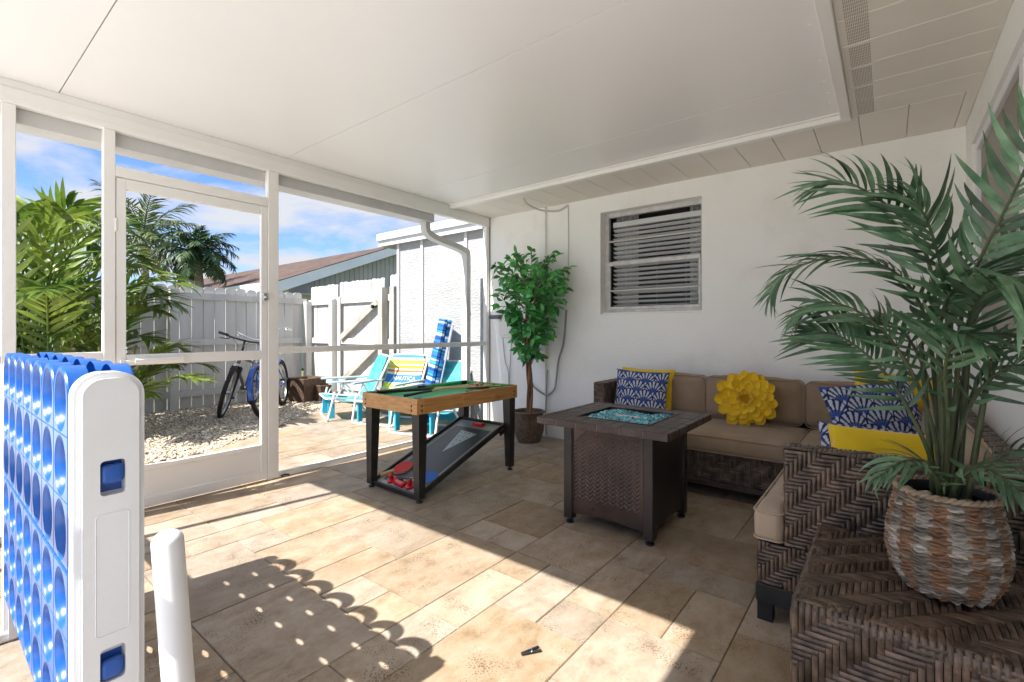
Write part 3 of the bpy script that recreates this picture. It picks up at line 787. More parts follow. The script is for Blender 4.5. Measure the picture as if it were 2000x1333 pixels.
# ------------------------------------------------------------------ the neighbour's house
NH = mat("neighbour_siding", (0.36, 0.36, 0.37), (0.42, 0.42, 0.43), vs=2, rough=0.8)
NW = mat("neighbour_trim", (0.62, 0.66, 0.74), (0.70, 0.73, 0.80), vs=2, rough=0.6)
def shingle():
    m = bpy.data.materials.new("brown_shingles"); m.use_nodes = True
    t = m.node_tree; L = t.links.new; b = t.nodes["Principled BSDF"]; b.inputs["Roughness"].default_value = 0.9
    geo = t.nodes.new("ShaderNodeNewGeometry")
    mp = t.nodes.new("ShaderNodeMapping"); mp.inputs["Rotation"].default_value = (R(-20), 0, 0)
    L(geo.outputs["Position"], mp.inputs[0])
    br = t.nodes.new("ShaderNodeTexBrick"); br.inputs["Scale"].default_value = 1.0; br.inputs["Brick Width"].default_value = 0.33; br.inputs["Row Height"].default_value = 0.16; br.inputs["Mortar Size"].default_value = 0.012
    br.inputs["Color1"].default_value = (0.062, 0.036, 0.027, 1); br.inputs["Color2"].default_value = (0.125, 0.080, 0.058, 1); br.inputs["Mortar"].default_value = (0.05, 0.028, 0.02, 1)
    L(mp.outputs[0], br.inputs["Vector"]); L(br.outputs[0], b.inputs["Base Color"])
    return m
SHG = shingle()
nh = thing("neighbour_house", "grey house with brown shingle roof and white fascia beyond the fence", "house", (-18.0, 10.3, 0))
GX, EY, RY, EZ, RZ = -13.0, 6.2, 10.3, 2.42, 4.0
wobj("wall", MB().box(-30, GX - 0.45, EY + 0.5, 2 * RY - EY - 0.5, 0, 2.45), NH, nh)
wobj("gable", MB().prism([(EY + 0.5, 2.45), (2 * RY - EY - 0.5, 2.45), (RY, RZ - 0.14)], GX - 0.60, GX - 0.47, axis='x'), NH, nh)
k = 0
y = EY + 0.6
while y < RY + 0.3:
    zt = EZ + (RZ - EZ) * (min(y, RY) - EY) / (RY - EY) - 0.30
    if zt > 2.55: wobj("siding_board", MB().box(GX - 0.4695, GX - 0.452, y + 0.012, y + 0.158, 2.45, zt), NH, nh)
    y += 0.17
rfm = MB()
for s in (1, -1):
    ya, yb = (EY, RY) if s == 1 else (2 * RY - EY, RY)
    rfm.add([(-34, ya, EZ), (GX, ya, EZ), (GX, yb, RZ), (-34, yb, RZ), (-34, ya, EZ + 0.05), (GX, ya, EZ + 0.05), (GX, yb, RZ + 0.05), (-34, yb, RZ + 0.05)],
            [(0, 1, 2, 3), (4, 5, 6, 7), (0, 1, 5, 4), (1, 2, 6, 5), (3, 0, 4, 7)])
nr = wobj("roof", rfm, SHG, nh)
obj("vent_pipe", MB().tube([(-27.0, 8.6, 3.2), (-27.0, 8.6, 3.85)], 0.10, 8), GREYC, nr)
wobj("fascia", MB().add([(GX + 0.002, EY - 0.02, EZ - 0.28), (GX + 0.002, EY - 0.02, EZ + 0.02), (GX + 0.002, RY, RZ + 0.02), (GX + 0.002, RY, RZ - 0.26), (GX - 0.05, EY - 0.02, EZ - 0.28), (GX - 0.05, EY - 0.02, EZ + 0.02), (GX - 0.05, RY, RZ + 0.02), (GX - 0.05, RY, RZ - 0.26)],
     [(0, 1, 2, 3), (7, 6, 5, 4), (0, 4, 5, 1), (3, 2, 6, 7), (0, 3, 7, 4)]), NW, nh)
wobj("fascia", MB().box(-34, GX - 0.051, EY - 0.055, EY - 0.021, EZ - 0.20, EZ + 0.045), NW, nh)
wobj("eave_soffit", MB().box(-34, GX - 0.051, EY - 0.02, EY + 0.5, EZ - 0.03, EZ - 0.002).box(GX - 0.45, GX - 0.051, EY + 0.5, 2 * RY - EY, EZ - 0.27, EZ - 0.25), NH, nh)

def cut(me, cutter_mb, name):
    """Boolean difference of a mesh and a cutter."""
    a = bpy.data.objects.new("work_a", me); COL.objects.link(a)
    b = bpy.data.objects.new("work_b", cutter_mb.mesh("work_b")); COL.objects.link(b)
    md = a.modifiers.new("cut", 'BOOLEAN'); md.object = b; md.operation = 'DIFFERENCE'; md.solver = 'EXACT'
    bpy.context.view_layer.update()
    dg = bpy.context.evaluated_depsgraph_get()
    r = bpy.data.meshes.new_from_object(a.evaluated_get(dg))
    r.name = name
    bpy.data.objects.remove(a); bpy.data.objects.remove(b)
    return r

# ------------------------------------------------------------------ giant four-in-a-row game
BLUE = mat("glossy_blue_plastic", (0.006, 0.082, 0.345), (0.008, 0.097, 0.385), vs=5, rough=0.30, spec=0.5)
BLUED = mat("blue_latch_plastic", (0.018, 0.085, 0.36), rough=0.35)
WPL = mat("white_plastic", (0.67, 0.68, 0.70), (0.70, 0.71, 0.73), vs=8, rough=0.42, spec=0.5, bump=0.05, bs=400)
game = thing("four_in_a_row_game", "giant blue four-in-a-row game with white end posts standing by the screen", "garden game", (-1.88, 0.262, 0))
GX1, CW, NC = -1.345, 0.158, 7
GX0 = GX1 - CW * NC
def board(rows, arch, yf, dr):
    """rows: hole centre heights, top first; dr=+1: seen from -Y."""
    mb = MB()
    NS = 40
    hh = 0.07
    for c in range(NC):
        cx = GX1 - CW * (c + 0.5)
        hw = CW / 2 - 0.0015
        for ri, z in enumerate(rows):
            top = hh if ri > 0 or not arch else None
            ang = [2 * math.pi * k / NS for k in range(NS)]
            def bpt(a):
                ca, sa = math.cos(a), math.sin(a)
                if sa > 0 and top is None: return (hw * ca, hw * 1.0 * sa)
                t = min(hw / abs(ca) if abs(ca) > 1e-6 else 9, hh / abs(sa) if abs(sa) > 1e-6 else 9)
                return (t * ca, t * sa)
            outer = [bpt(a) for a in ang]
            for q in ((hw, hh), (-hw, hh), (-hw, -hh), (hw, -hh)):
                if q[1] > 0 and top is None: continue
                k = min(range(NS), key=lambda i: (outer[i][0] - q[0]) ** 2 + (outer[i][1] - q[1]) ** 2)
                outer[k] = q
            rings = []
            rings.append([(cx + p[0], yf + dr * (0.040), z + p[1]) for p in outer])
            rings.append([(cx + p[0], yf + dr * 0.0045, z + p[1]) for p in outer])
            rings.append([(cx + p[0] * 0.965, yf + dr * 0.0012, z + p[1] * 0.975) for p in outer])
            for r, y in ((0.0655, 0.0008), (0.0650, 0.0020), (0.0610, 0.0060), (0.0575, 0.0120), (0.0545, 0.0200), (0.0520, 0.0290), (0.0510, 0.0380)):
                rings.append([(cx + r * math.cos(a), yf + dr * y, z + r * 1.01 * math.sin(a)) for a in ang])
            vs = [p for rg in rings for p in rg]
            fs = []
            for i in range(len(rings) - 1):
                for k in range(NS):
                    if i == 0:
                        # outer skirt only on free edges
                        m1, m2 = outer[k], outer[(k + 1) % NS]
                        side = abs(abs(m1[0]) - hw) < 1e-6 and abs(abs(m2[0]) - hw) < 1e-6
                        free = side or (ri == 0 and m1[1] > 0 and m2[1] > -1e-9) or (ri == len(rows) - 1 and m1[1] < 0 and m2[1] < 0)
                        if not free: continue
                    k2 = (k + 1) % NS
                    fs.append((i * NS + k, i * NS + k2, (i + 1) * NS + k2, (i + 1) * NS + k))
            mb.add(vs, fs)
    return mb
UP, LO = (0.955, 0.815, 0.675), (0.525, 0.385, 0.245)
YF, YBK = 0.202, 0.322
for rows, arch in ((UP, True), (LO, False)):
    for yf, dr in ((YF, 1), (YBK, -1)):
        wobj("board", board(rows, arch, yf, dr), BLUE, game, smooth=True, ang=26)
    # spacer ribs between the two faces
for c in range(1, NC):
    x = GX1 - CW * c
    wobj("divider", MB().box(x - 0.0012, x + 0.0012, YF + 0.036, YBK - 0.036, 0.176, 0.594).box(x - 0.0012, x + 0.0012, YF + 0.036, YBK - 0.036, 0.606, 1.0), BLUE, game)
sm_ = MB()
for c in range(NC * 2):
    x = GX1 - CW * 0.5 * (c + 0.5)
    sm_.box(x - 0.02, x + 0.02, YF + 0.012, YF + 0.03, 0.5952, 0.6048)
wobj("hinge_tabs", sm_, BLUED, game, kind="stuff")
for x0, x1 in ((GX1 - 0.004, -1.278), (GX0 - 0.063, GX0 + 0.004)):
    prof = rrect(0.2035, 0.3205, 0.0, 1.022, 0.049, 10)
    prof = [p for p in prof if p[1] > 0.2] + [(0.2035, 0.0), (0.3205, 0.0)]
    bm = bmesh.new()
    me = MB().prism(prof, x0, x1, axis='x').mesh("end_post")
    bm.from_mesh(me)
    sharp = [e for e in bm.edges if len(e.link_faces) == 2 and e.calc_face_angle(0) > 1.2]
    bmesh.ops.bevel(bm, geom=sharp, offset=0.012, segments=4, affect='EDGES')
    bm.to_mesh(me); bm.free()
    outx = x1 if x0 > -2 else x0
    s_ = 1 if x0 > -2 else -1
    def pocket(z0, z1):
        pr = rrect(0.243, 0.285, z0, z1, 0.008, 4)
        return MB().prism(pr, outx - s_ * 0.028, outx + 0.02 * s_, axis='x')
    for z0, z1 in ((0.765, 0.838), (0.375, 0.446)):
        me = cut(me, pocket(z0, z1), "end_post")
    me.materials.clear()
    me.polygons.foreach_set("use_smooth", [True] * len(me.polygons)); me.set_sharp_from_angle(angle=R(35))
    po = wobj("end_post", me, WPL, game)
    for z in (0.808, 0.398):
        la = MB().rbox(outx - 0.020 if s_ > 0 else outx + 0.002, outx + 0.0 if s_ > 0 else outx + 0.020, 0.2445, 0.2835, z - 0.020, z + 0.020, 0.009, 4)
        la.box(min(outx - s_ * 0.0285, outx - s_ * 0.0281), max(outx - s_ * 0.0285, outx - s_ * 0.0281) + 0.0008, 0.244, 0.284, z - 0.04, z + 0.028)
        obj("latch", la, BLUED, po, smooth=True)
    pr = rrect(0.236, 0.291, 0.475, 0.728, 0.008, 4)
    obj("moulded_outline", MB().tube([(outx + 0.0002 * s_, a, b) for a, b in pr] + [(outx + 0.0002 * s_, pr[0][0], pr[0][1])], 0.0011, 4, caps=False), WPL, po)
    wobj("foot", MB().rbox(x0 + 0.006, x1 - 0.006, 0.07, 0.45, 0.001, 0.045, 0.012, 2), WPL, game)
REDP = mat("red_plastic", (0.55, 0.012, 0.018), rough=0.25)
for k, (c, z, lab) in enumerate(((0, LO[0], "red game disc behind the top hole of the lower blue board by the white post"), (0, LO[1], "red game disc under another one inside the lower blue board"))):
    d = obj("game_disc", MB().lathe([(0.0, -0.012), (0.058, -0.012), (0.060, -0.009), (0.060, 0.009), (0.058, 0.012), (0.0, 0.012)], 28, Matrix.Rotation(R(90), 4, 'X'), caps=False), REDP, smooth=True)
    d.location = (GX1 - CW * (c + 0.5), 0.262, z + 0.012)
    tag(d, lab, "game disc", "red discs in the game")
tb = MB()
prof = [(0.0, 0.0), (0.0265, 0.0), (0.0270, 0.3), (0.0268, 0.70)] + [(0.0268 * math.cos(R(a)), 0.70 + 0.0268 * 0.8 * math.sin(R(a))) for a in range(10, 91, 10)]
tb.lathe(prof, 28, caps=False)
t_ = obj("plastic_tube", tb, WPL, smooth=True, ang=60)
t_.location = (-1.094, 0.353, 0.0); t_.rotation_euler = (R(3.4), R(-0.9), 0)
tag(t_, "plain white plastic tube with a rounded end beside the blue game", "tube")

# ------------------------------------------------------------------ multi game table
def oak():
    return mat("oak_veneer", (0.36, 0.165, 0.045), (0.60, 0.335, 0.125), vs=9, stretch=(1.0, 0.35, 7), rough=0.4, bump=0.05, bs=80, rand=0.10, vlo=0.3, vhi=0.7)
OAK = oak()
FELT = mat("green_felt", (0.016, 0.44, 0.14), (0.024, 0.50, 0.165), vs=30, rough=0.95, sheen=0.3)
FELTD = mat("green_cushion_felt", (0.009, 0.30, 0.085), (0.012, 0.34, 0.10), vs=30, rough=0.9)
LEG = mat("black_leg_paint", (0.016, 0.015, 0.015), (0.030, 0.028, 0.027), vs=18, rough=0.38, spec=0.5)
gtb = thing("game_table", "small oak sided pool table with black legs and green felt", "pool table", (-2.63, 2.50, 0))
TX0, TX1, TY0, TY1, TZ0, TZ1 = -2.925, -2.335, 1.985, 3.02, 0.573, 0.674
th = 0.016
def seg_boards(a0, a1, cuts):
    q = [a0] + cuts + [a1]
    return list(zip(q, q[1:]))
for a, b in seg_boards(TX0, TX1, [-2.395]):
    wobj("side_board", MB().rbox(a + 0.0004, b - 0.0004, TY0, TY0 + th, TZ0, TZ1, 0.002, 1), OAK, gtb)
    wobj("side_board", MB().rbox(a + 0.0004, b - 0.0004, TY1 - th, TY1, TZ0, TZ1, 0.002, 1), OAK, gtb)
for a, b in seg_boards(TY0 + th + 0.0005, TY1 - th - 0.0005, [2.045, 2.40, 2.75]):
    wobj("side_board", MB().rbox(TX1 - th, TX1, a + 0.0003, b - 0.0003, TZ0, TZ1, 0.002, 1), OAK, gtb)
    wobj("side_board", MB().rbox(TX0, TX0 + th, a + 0.0003, b - 0.0003, TZ0, TZ1, 0.002, 1), OAK, gtb)
for fx, fy, ax in ((TX1, TY0 + 0.040, 'x'), (TX1, TY1 - 0.045, 'x'), (TX1 - 0.055, TY0, 'y'), (TX0 + 0.040, TY0, 'y')):
    for z in (0.597, 0.626):
        Mx = Matrix.Translation((fx, fy, z)) @ (Matrix.Rotation(R(90), 4, 'Y') if ax == 'x' else Matrix.Rotation(R(90), 4, 'X'))
        wobj("bolt", MB().lathe([(0.0001, 0.0028), (0.006, 0.0025), (0.0075, 0.0005), (0.0075, -0.001)], 12, Mx), BLACKPL, gtb, smooth=True)
wobj("bed", MB().box(TX0 + th + 0.001, TX1 - th - 0.001, TY0 + th + 0.001, TY1 - th - 0.001, 0.60, 0.645), FELT, gtb)
ix0, ix1, iy0, iy1 = TX0 + th + 0.0005, TX1 - th - 0.0005, TY0 + th + 0.0005, TY1 - th - 0.0005
def cush(p0, p1, inw):
    """A cushion rail from p0 to p1 with its nose towards inw."""
    p0, p1 = Vector((*p0, 0)), Vector((*p1, 0)); d = (p1 - p0).normalized(); i = Vector((*inw, 0))
    vs = []
    for p, s in ((p0, 1), (p1, -1)):
        vs += [p + Vector((0, 0, 0.6455)), p + Vector((0, 0, 0.6715)), p + i * 0.032 + d * s * 0.02 + Vector((0, 0, 0.668)), p + i * 0.030 + d * s * 0.02 + Vector((0, 0, 0.6455))]
    return MB().add(vs, [(0, 1, 2, 3), (7, 6, 5, 4), (0, 4, 5, 1), (1, 5, 6, 2), (2, 6, 7, 3), (3, 7, 4, 0)])
my = (iy0 + iy1) / 2
for args in (((ix0 + 0.045, iy0), (ix1 - 0.045, iy0), (0, 1)), ((ix0 + 0.045, iy1), (ix1 - 0.045, iy1), (0, -1)), ((ix0, iy0 + 0.045), (ix0, my - 0.03), (1, 0)), ((ix0, my + 0.03), (ix0, iy1 - 0.045), (1, 0)),
             ((ix1, iy0 + 0.045), (ix1, my - 0.03), (-1, 0)), ((ix1, my + 0.03), (ix1, iy1 - 0.045), (-1, 0))):
    wobj("cushion", cush(*args), FELTD, gtb)
for px, py in ((ix0, iy0), (ix1, iy0), (ix0, iy1), (ix1, iy1), (ix0, my), (ix1, my)):
    sx = 1 if px == ix0 else -1; sy = 0 if py == my else (1 if py == iy0 else -1)
    x0_, x1_ = sorted((px, px + sx * 0.034)); y0_, y1_ = sorted((py, py + sy * 0.044)) if sy else (py - 0.026, py + 0.026)
    wobj("pocket", MB().rbox(x0_, x1_, y0_, y1_, 0.646, 0.6775, 0.006, 2), BLACKPL, gtb)
for lx, ly, sx, sy in ((TX0 + 0.012, TY0 + 0.02, 1, 1), (TX1 - 0.006, TY0 + 0.02, -1, 1), (TX0 + 0.012, TY1 - 0.02, 1, -1), (TX1 - 0.006, TY1 - 0.02, -1, -1)):
    vs = []
    for z, ww, o_ in ((0.028, 0.050, 0.006), (0.5725, 0.072, 0.0)):
        for a, b in ((0, 0), (1, 0), (1, 1), (0, 1)):
            vs.append((lx + sx * (o_ + a * ww), ly + sy * (o_ + b * ww), z))
    lg = wobj("leg", MB().add(vs, [(3, 2, 1, 0), (4, 5, 6, 7), (0, 1, 5, 4), (1, 2, 6, 5), (2, 3, 7, 6), (3, 0, 4, 7)]), LEG, gtb)
    obj("foot", MB().lathe([(0.020, 0.0), (0.022, 0.006), (0.020, 0.013), (0.008, 0.015), (0.008, 0.029)], 14, Matrix.Translation((lx + sx * 0.03, ly + sy * 0.03, 0))), BLACKPL, lg, smooth=True)
# cues, rack and balls on the felt
CUEW = mat("cue_maple", (0.58, 0.39, 0.20), (0.66, 0.47, 0.26), vs=20, rough=0.4)
def cue(a, b, label):
    a, b = Vector(a), Vector(b)
    t = thing("pool_cue", label, "pool cue", a, 0, "pool cues on the felt")
    d = b - a
    obj("butt", MB().tube([d * 0.0, d * 0.42], [0.011, 0.009], 10), BLACKPL, t, smooth=True)
    obj("shaft", MB().tube([d * 0.4201, d * 0.985], [0.0088, 0.005], 10), CUEW, t, smooth=True)
    obj("tip", MB().tube([d * 0.9851, d], [0.005, 0.0048], 10), BLACKPL, t, smooth=True)
cue((-2.86, 2.06, 0.672), (-2.46, 2.985, 0.664), "long pool cue from the near corner of the green felt to the ball rack")
cue((-2.55, 2.06, 0.672), (-2.745, 2.80, 0.662), "pool cue lying closest to the oak side of the green table")
cue((-2.83, 2.13, 0.672), (-2.52, 2.95, 0.672), "upper of two pool cues lying side by side on the felt")
rk = thing("ball_rack", "round pale wooden rack full of small balls on the pool table", "ball rack", (-2.60, 2.84, 0.6455))
obj("ring", MB().lathe([(0.085, 0.0), (0.098, 0.0), (0.098, 0.022), (0.085, 0.022), (0.085, 0.0)], 24, caps=False), mat("dark_rack", (0.10, 0.065, 0.03), rough=0.5), rk)
obj("ring_edge", MB().lathe([(0.084, 0.0222), (0.099, 0.0222), (0.099, 0.026), (0.084, 0.026), (0.084, 0.0222)], 24, caps=False), CUEW, rk)
BALLC = [mat("ball_" + n_, c_, rough=0.15) for n_, c_ in (("cream", (0.62, 0.5, 0.32)), ("brown", (0.25, 0.12, 0.05)), ("maroon", (0.2, 0.03, 0.03)), ("tan", (0.45, 0.28, 0.12)))]
bme = [MB().lathe([(0.0195 * math.sin(R(a)), -0.0195 * math.cos(R(a))) for a in range(0, 181, 20)], 12, caps=False).mesh("pool_ball", True) for _ in range(4)]
for m_, c_ in zip(bme, BALLC): m_.materials.append(c_)
kb = 0
BL = ["cream pool ball in the middle of the rack", "brown pool ball next to the middle one", "maroon pool ball in the inner ring facing the wall", "tan pool ball in the inner ring", "cream pool ball in the inner ring", "brown pool ball in the inner ring", "maroon pool ball in the inner ring"]
for i, (a, r) in enumerate([(0, 0)] + [(k * 60, 0.041) for k in range(6)]):
    o = bpy.data.objects.new("pool_ball", bme[i % 4]); COL.objects.link(o)
    o.location = (-2.60 + r * math.cos(R(a)), 2.84 + r * math.sin(R(a)), 0.665 + (0.012 if i == 0 else 0))
    tag(o, BL[i] + " on the green table", "pool ball", "balls in the rack")
# the tilted shuffle board under the table
sh_ang = math.atan2(0.315, 0.86)
bdr = thing("shuffle_board", "grey shuffle game board with black frame tilted under the pool table", "game board", (-2.635, 2.045, 0.032))
bdr.rotation_euler = (sh_ang, 0, 0)
BL_, BW = 0.93, 0.235
MARG = mat("board_grey_margin", (0.36, 0.33, 0.33), (0.40, 0.37, 0.37), vs=10, rough=0.35)
SLATE = mat("board_slate", (0.055, 0.056, 0.068), (0.07, 0.071, 0.084), vs=6, rough=0.35)
obj("playing_surface", MB().box(-BW, BW, 0, BL_, -0.006, 0.0), MARG, bdr)
obj("dark_field", MB().box(-BW + 0.045, BW - 0.045, 0.05, BL_ - 0.10, 0.0006, 0.0012), SLATE, bdr)
obj("print_triangle", MB().prism([(-0.085, BL_ - 0.15), (0.10, BL_ - 0.17), (-0.005, BL_ - 0.46)], 0.0018, 0.0022), mat("print_white", (0.58, 0.58, 0.62), rough=0.4), bdr)
dots = MB()
for k in range(4):
    for j in range(4 - k):
        dots.lathe([(0.0001, 0.0028), (0.007, 0.0028), (0.007, 0.0024)], 8, Matrix.Translation((-0.06 + 0.045 * j + 0.022 * k, BL_ - 0.18 - 0.055 * k, 0)))
obj("print_dots", dots, SLATE, bdr, kind="stuff")
for x0_, x1_, y0_, y1_ in ((-BW - 0.016, -BW, -0.016, BL_ + 0.016), (BW, BW + 0.016, -0.016, BL_ + 0.016), (-BW, BW, -0.016, 0), (-BW, BW, BL_, BL_ + 0.016)):
    obj("frame_bar", MB().rbox(x0_, x1_, y0_, y1_, -0.018, 0.022, 0.002, 1), LEG, bdr)
obj("bracket", MB().box(BW + 0.0165, BW + 0.03, BL_ - 0.08, BL_ - 0.02, -0.04, 0.0), LEG, bdr)
Msh = Matrix.Translation(bdr.location) @ Matrix.Rotation(sh_ang, 4, 'X')
def on_board(name, label, cat, x, y, rz, group=None, h=0.003):
    t = thing(name, label, cat, (0, 0, 0), 0, group)
    t.matrix_world = Msh @ Matrix.Translation((x, y, h)) @ Matrix.Rotation(rz, 4, 'Z')
    return t
GRIP = mat("paddle_wood", (0.55, 0.32, 0.14), (0.62, 0.38, 0.18), vs=20, rough=0.5)
def paddle(label, c, x, y, rz, h=0.003):
    t = on_board("table_tennis_paddle", label, "table tennis bat", x, y, rz, "bats on the tilted board", h)
    pr = [(0.075 * math.cos(R(a)), 0.078 * math.sin(R(a))) for a in range(-65, 246, 10)]
    obj("blade", MB().prism(pr, 0, 0.006), GRIP, t)
    obj("rubber", MB().prism([(p[0] * 0.985, p[1] * 0.985 + 0.002) for p in pr], 0.0062, 0.0085), c, t)
    obj("handle", MB().rbox(-0.014, 0.014, -0.165, -0.060, -0.002, 0.018, 0.006, 2), GRIP, t)
paddle("red table tennis bat lying on the low end of the tilted board", mat("red_rubber", (0.62, 0.02, 0.02), rough=0.6), -0.145, 0.20, R(-35), 0.006)
paddle("blue table tennis bat beside the black table leg", mat("blue_rubber", (0.03, 0.15, 0.5), rough=0.6), 0.150, 0.165, R(-60), 0.006)
def puck(lab, x, y, rz, big=False):
    t = on_board("game_pusher", lab, "game piece", x, y, rz, "red game pieces on the tilted board")
    if big:
        obj("body", MB().rbox(-0.055, 0.055, -0.022, 0.022, 0, 0.02, 0.006, 2), REDP, t, smooth=True)
        obj("insert", MB().rbox(-0.04, 0.04, -0.012, 0.012, 0.0202, 0.024, 0.004, 1), mat("pale_red", (0.68, 0.10, 0.09), rough=0.3), t)
    else:
        obj("base", MB().lathe([(0.001, 0.0), (0.034, 0.0), (0.036, 0.006), (0.034, 0.012), (0.016, 0.014)], 18, caps=False), REDP, t, smooth=True)
        obj("knob", MB().lathe([(0.016, 0.014), (0.014, 0.035), (0.017, 0.045), (0.010, 0.053), (0.0005, 0.054)], 14, caps=False), REDP, t, smooth=True)
puck("red scoring block at the raised end of the tilted board", 0.02, BL_ - 0.052, R(3), True)
puck("red round pusher lying against the low frame of the tilted board", -0.10, 0.06, 0)
puck("red round pusher next to the near black leg", 0.10, 0.055, 0)
puck("red plastic block between two round pushers", 0.0, 0.045, R(-8), True)
nb_ = on_board("net_roll", "rolled black and cream table tennis net at the low board end", "net", 0.03, 0.095, R(10))
obj("roll", MB().tube([(-0.08, 0, 0.014), (0.05, 0, 0.014)], 0.013, 10), BLACKPL, nb_, smooth=True)
obj("clamp", MB().rbox(0.052, 0.085, -0.014, 0.014, 0, 0.028, 0.005, 1), mat("cream_plastic", (0.6, 0.5, 0.3), rough=0.4), nb_)

# ------------------------------------------------------------------ fire pit table
BRONZE = mat("dark_bronze_steel", (0.015, 0.012, 0.011), (0.036, 0.027, 0.024), vs=5, rough=0.42, spec=0.5, bump=0.08, bs=150, dirt=((0.10, 0.085, 0.075), 6, 0.58, 0.8, 0.5))
COPPER = mat("hammered_bronze", (0.036, 0.022, 0.018), (0.085, 0.050, 0.040), vs=4, rough=0.30, spec=0.7, metal=0.35, dirt=((0.045, 0.04, 0.038), 3, 0.5, 0.7, 0.6))
SLT = mat("brown_slate_tile", (0.040, 0.027, 0.023), (0.080, 0.056, 0.047), vs=14, rough=0.42, spec=0.5, bump=0.3, bs=70, rand=0.22, dirt=((0.24, 0.20, 0.18), 16, 0.64, 0.78, 0.5))
FX0, FX1, FY0, FY1 = -1.575, -0.815, 2.215, 2.925
fp = thing("fire_pit_table", "square brown tiled fire pit table with turquoise fire glass in its middle", "fire pit", (-1.2, 2.58, 0))
BX0, BX1, BY0, BY1 = -1.475, -0.94, 2.345, 2.875
for cx, cy, sx, sy in ((BX0, BY0, 1, 1), (BX1, BY0, -1, 1), (BX0, BY1, 1, -1), (BX1, BY1, -1, -1)):
    x0_, x1_ = sorted((cx, cx + sx * 0.055)); y0_, y1_ = sorted((cy, cy + sy * 0.055))
    wobj("corner_post", MB().rbox(x0_, x1_, y0_, y1_, 0.03, 0.578, 0.004, 1), BRONZE, fp)
    wobj("foot", MB().lathe([(0.018, 0.0), (0.022, 0.004), (0.022, 0.014), (0.010, 0.016), (0.010, 0.032)], 14, Matrix.Translation(((x0_ + x1_) / 2, (y0_ + y1_) / 2, 0))), BLACKPL, fp, smooth=True)
for axis, pos in (('y', BY0), ('x', BX1), ('y', BY1), ('x', BX0)):
    if axis == 'y':
        y_ = pos + (0.012 if pos == BY0 else -0.012)
        y0_, y1_ = sorted((y_, y_ + (0.012 if pos == BY0 else -0.012)))
        n_ = 14
        low = [(BX0 + 0.0555 + (BX1 - BX0 - 0.111) * t / n_, 0.062 + 0.014 * math.sin(math.pi * t / n_)) for t in range(n_ + 1)]
        mb = MB().prism(low + [(BX1 - 0.0555, 0.574), (BX0 + 0.0555, 0.574)], y0_, y1_, axis='y')
    else:
        x_ = pos + (-0.012 if pos == BX1 else 0.012)
        x0_, x1_ = sorted((x_, x_ + (-0.012 if pos == BX1 else 0.012)))
        n_ = 14
        low = [(BY0 + 0.0555 + (BY1 - BY0 - 0.111) * t / n_, 0.062 + 0.014 * math.sin(math.pi * t / n_)) for t in range(n_ + 1)]
        mb = MB().prism(low + [(BY1 - 0.0555, 0.574), (BY0 + 0.0555, 0.574)], x0_, x1_, axis='x')
    wobj("panel", mb, BRONZE if axis == 'x' else COPPER, fp)
wv = MB()
c45, H_, W_ = math.sqrt(0.5), 0.40, BX1 - BX0 - 0.125
ux, uy = Vector((c45, 0, c45)), Vector((-c45, 0, c45))
x_a, z_a = BX0 + 0.0625, 0.145
wd_ = 0.0165
for x0_, x1_, y0_, y1_, hz in herring(wd_, 2, 0.85, 0.85):
    c = Vector((x_a + 0.18, BY0 + 0.0118, z_a - 0.20)) + ux * ((x0_ + x1_) / 2) + uy * ((y0_ + y1_) / 2 - 0.35)
    if not (x_a + 0.012 < c.x < x_a + W_ - 0.012 and z_a + 0.012 < c.z < z_a + H_): continue
    l, ww = ((x1_ - x0_), (y1_ - y0_)) if hz else ((y1_ - y0_), (x1_ - x0_))
    nrm = ux.cross(uy)
    vs, fs = strip_shape(l * 0.95, ww * 0.86, 0.0052, 3, 3)
    wv.add(vs, fs, frame(c, ux, uy, nrm) if hz else frame(c, uy, -ux, nrm))
o_ = fast_mesh("embossed_weave", wv, COPPER, fp, "stuff", True); o_.location = -Vector(fp.location)
wobj("panel_bead", MB().tube([(x_a - 0.003, BY0 + 0.010, 0.09), (x_a - 0.003, BY0 + 0.010, 0.571), (x_a + W_ + 0.003, BY0 + 0.010, 0.571), (x_a + W_ + 0.003, BY0 + 0.010, 0.09)], 0.0035, 6), COPPER, fp)
wobj("valve_hole", MB().lathe([(0.0001, 0.002), (0.011, 0.002), (0.012, -0.001)], 14, Matrix.Translation((-1.29, BY0 + 0.0118, 0.115)) @ Matrix.Rotation(R(90), 4, 'X')), BLACKPL, fp)
# table top: a tiled frame round the burner
HX0, HX1, HY0, HY1 = -1.395, -0.975, 2.375, 2.775
GROUT = mat("dark_grout", (0.24, 0.20, 0.18), rough=0.9)
wobj("top_frame", MB().box(FX0 + 0.003, HX0, FY0 + 0.003, FY1 - 0.003, 0.583, 0.6155).box(HX1, FX1 - 0.003, FY0 + 0.003, FY1 - 0.003, 0.583, 0.6155).box(HX0, HX1, FY0 + 0.003, HY0, 0.583, 0.6155).box(HX0, HX1, HY1, FY1 - 0.003, 0.583, 0.6155), GROUT, fp)
rti = random.Random(21)
def tl(x0_, x1_, y0_, y1_):
    g = 0.0016
    wobj("tile", MB().rbox(x0_ + g, x1_ - g, y0_ + g, y1_ - g, 0.612, 0.6195 + rti.uniform(-0.0004, 0.0006), 0.0014, 1), SLT, fp)
def para(x0_, x1_, y0_, y1_, nx, ny, flip):
    """A row of small slate tiles cut on the slant."""
    for i in range(nx):
        for j in range(ny):
            a, b = x0_ + (x1_ - x0_) * i / nx, x0_ + (x1_ - x0_) * (i + 1) / nx
            c, d = y0_ + (y1_ - y0_) * j / ny, y0_ + (y1_ - y0_) * (j + 1) / ny
            if (i + j + flip) % 2: m_ = (a + b) / 2; tl(a, m_, c, d); tl(m_, b, c, d)
            else: m_ = (c + d) / 2; tl(a, b, c, m_); tl(a, b, m_, d)
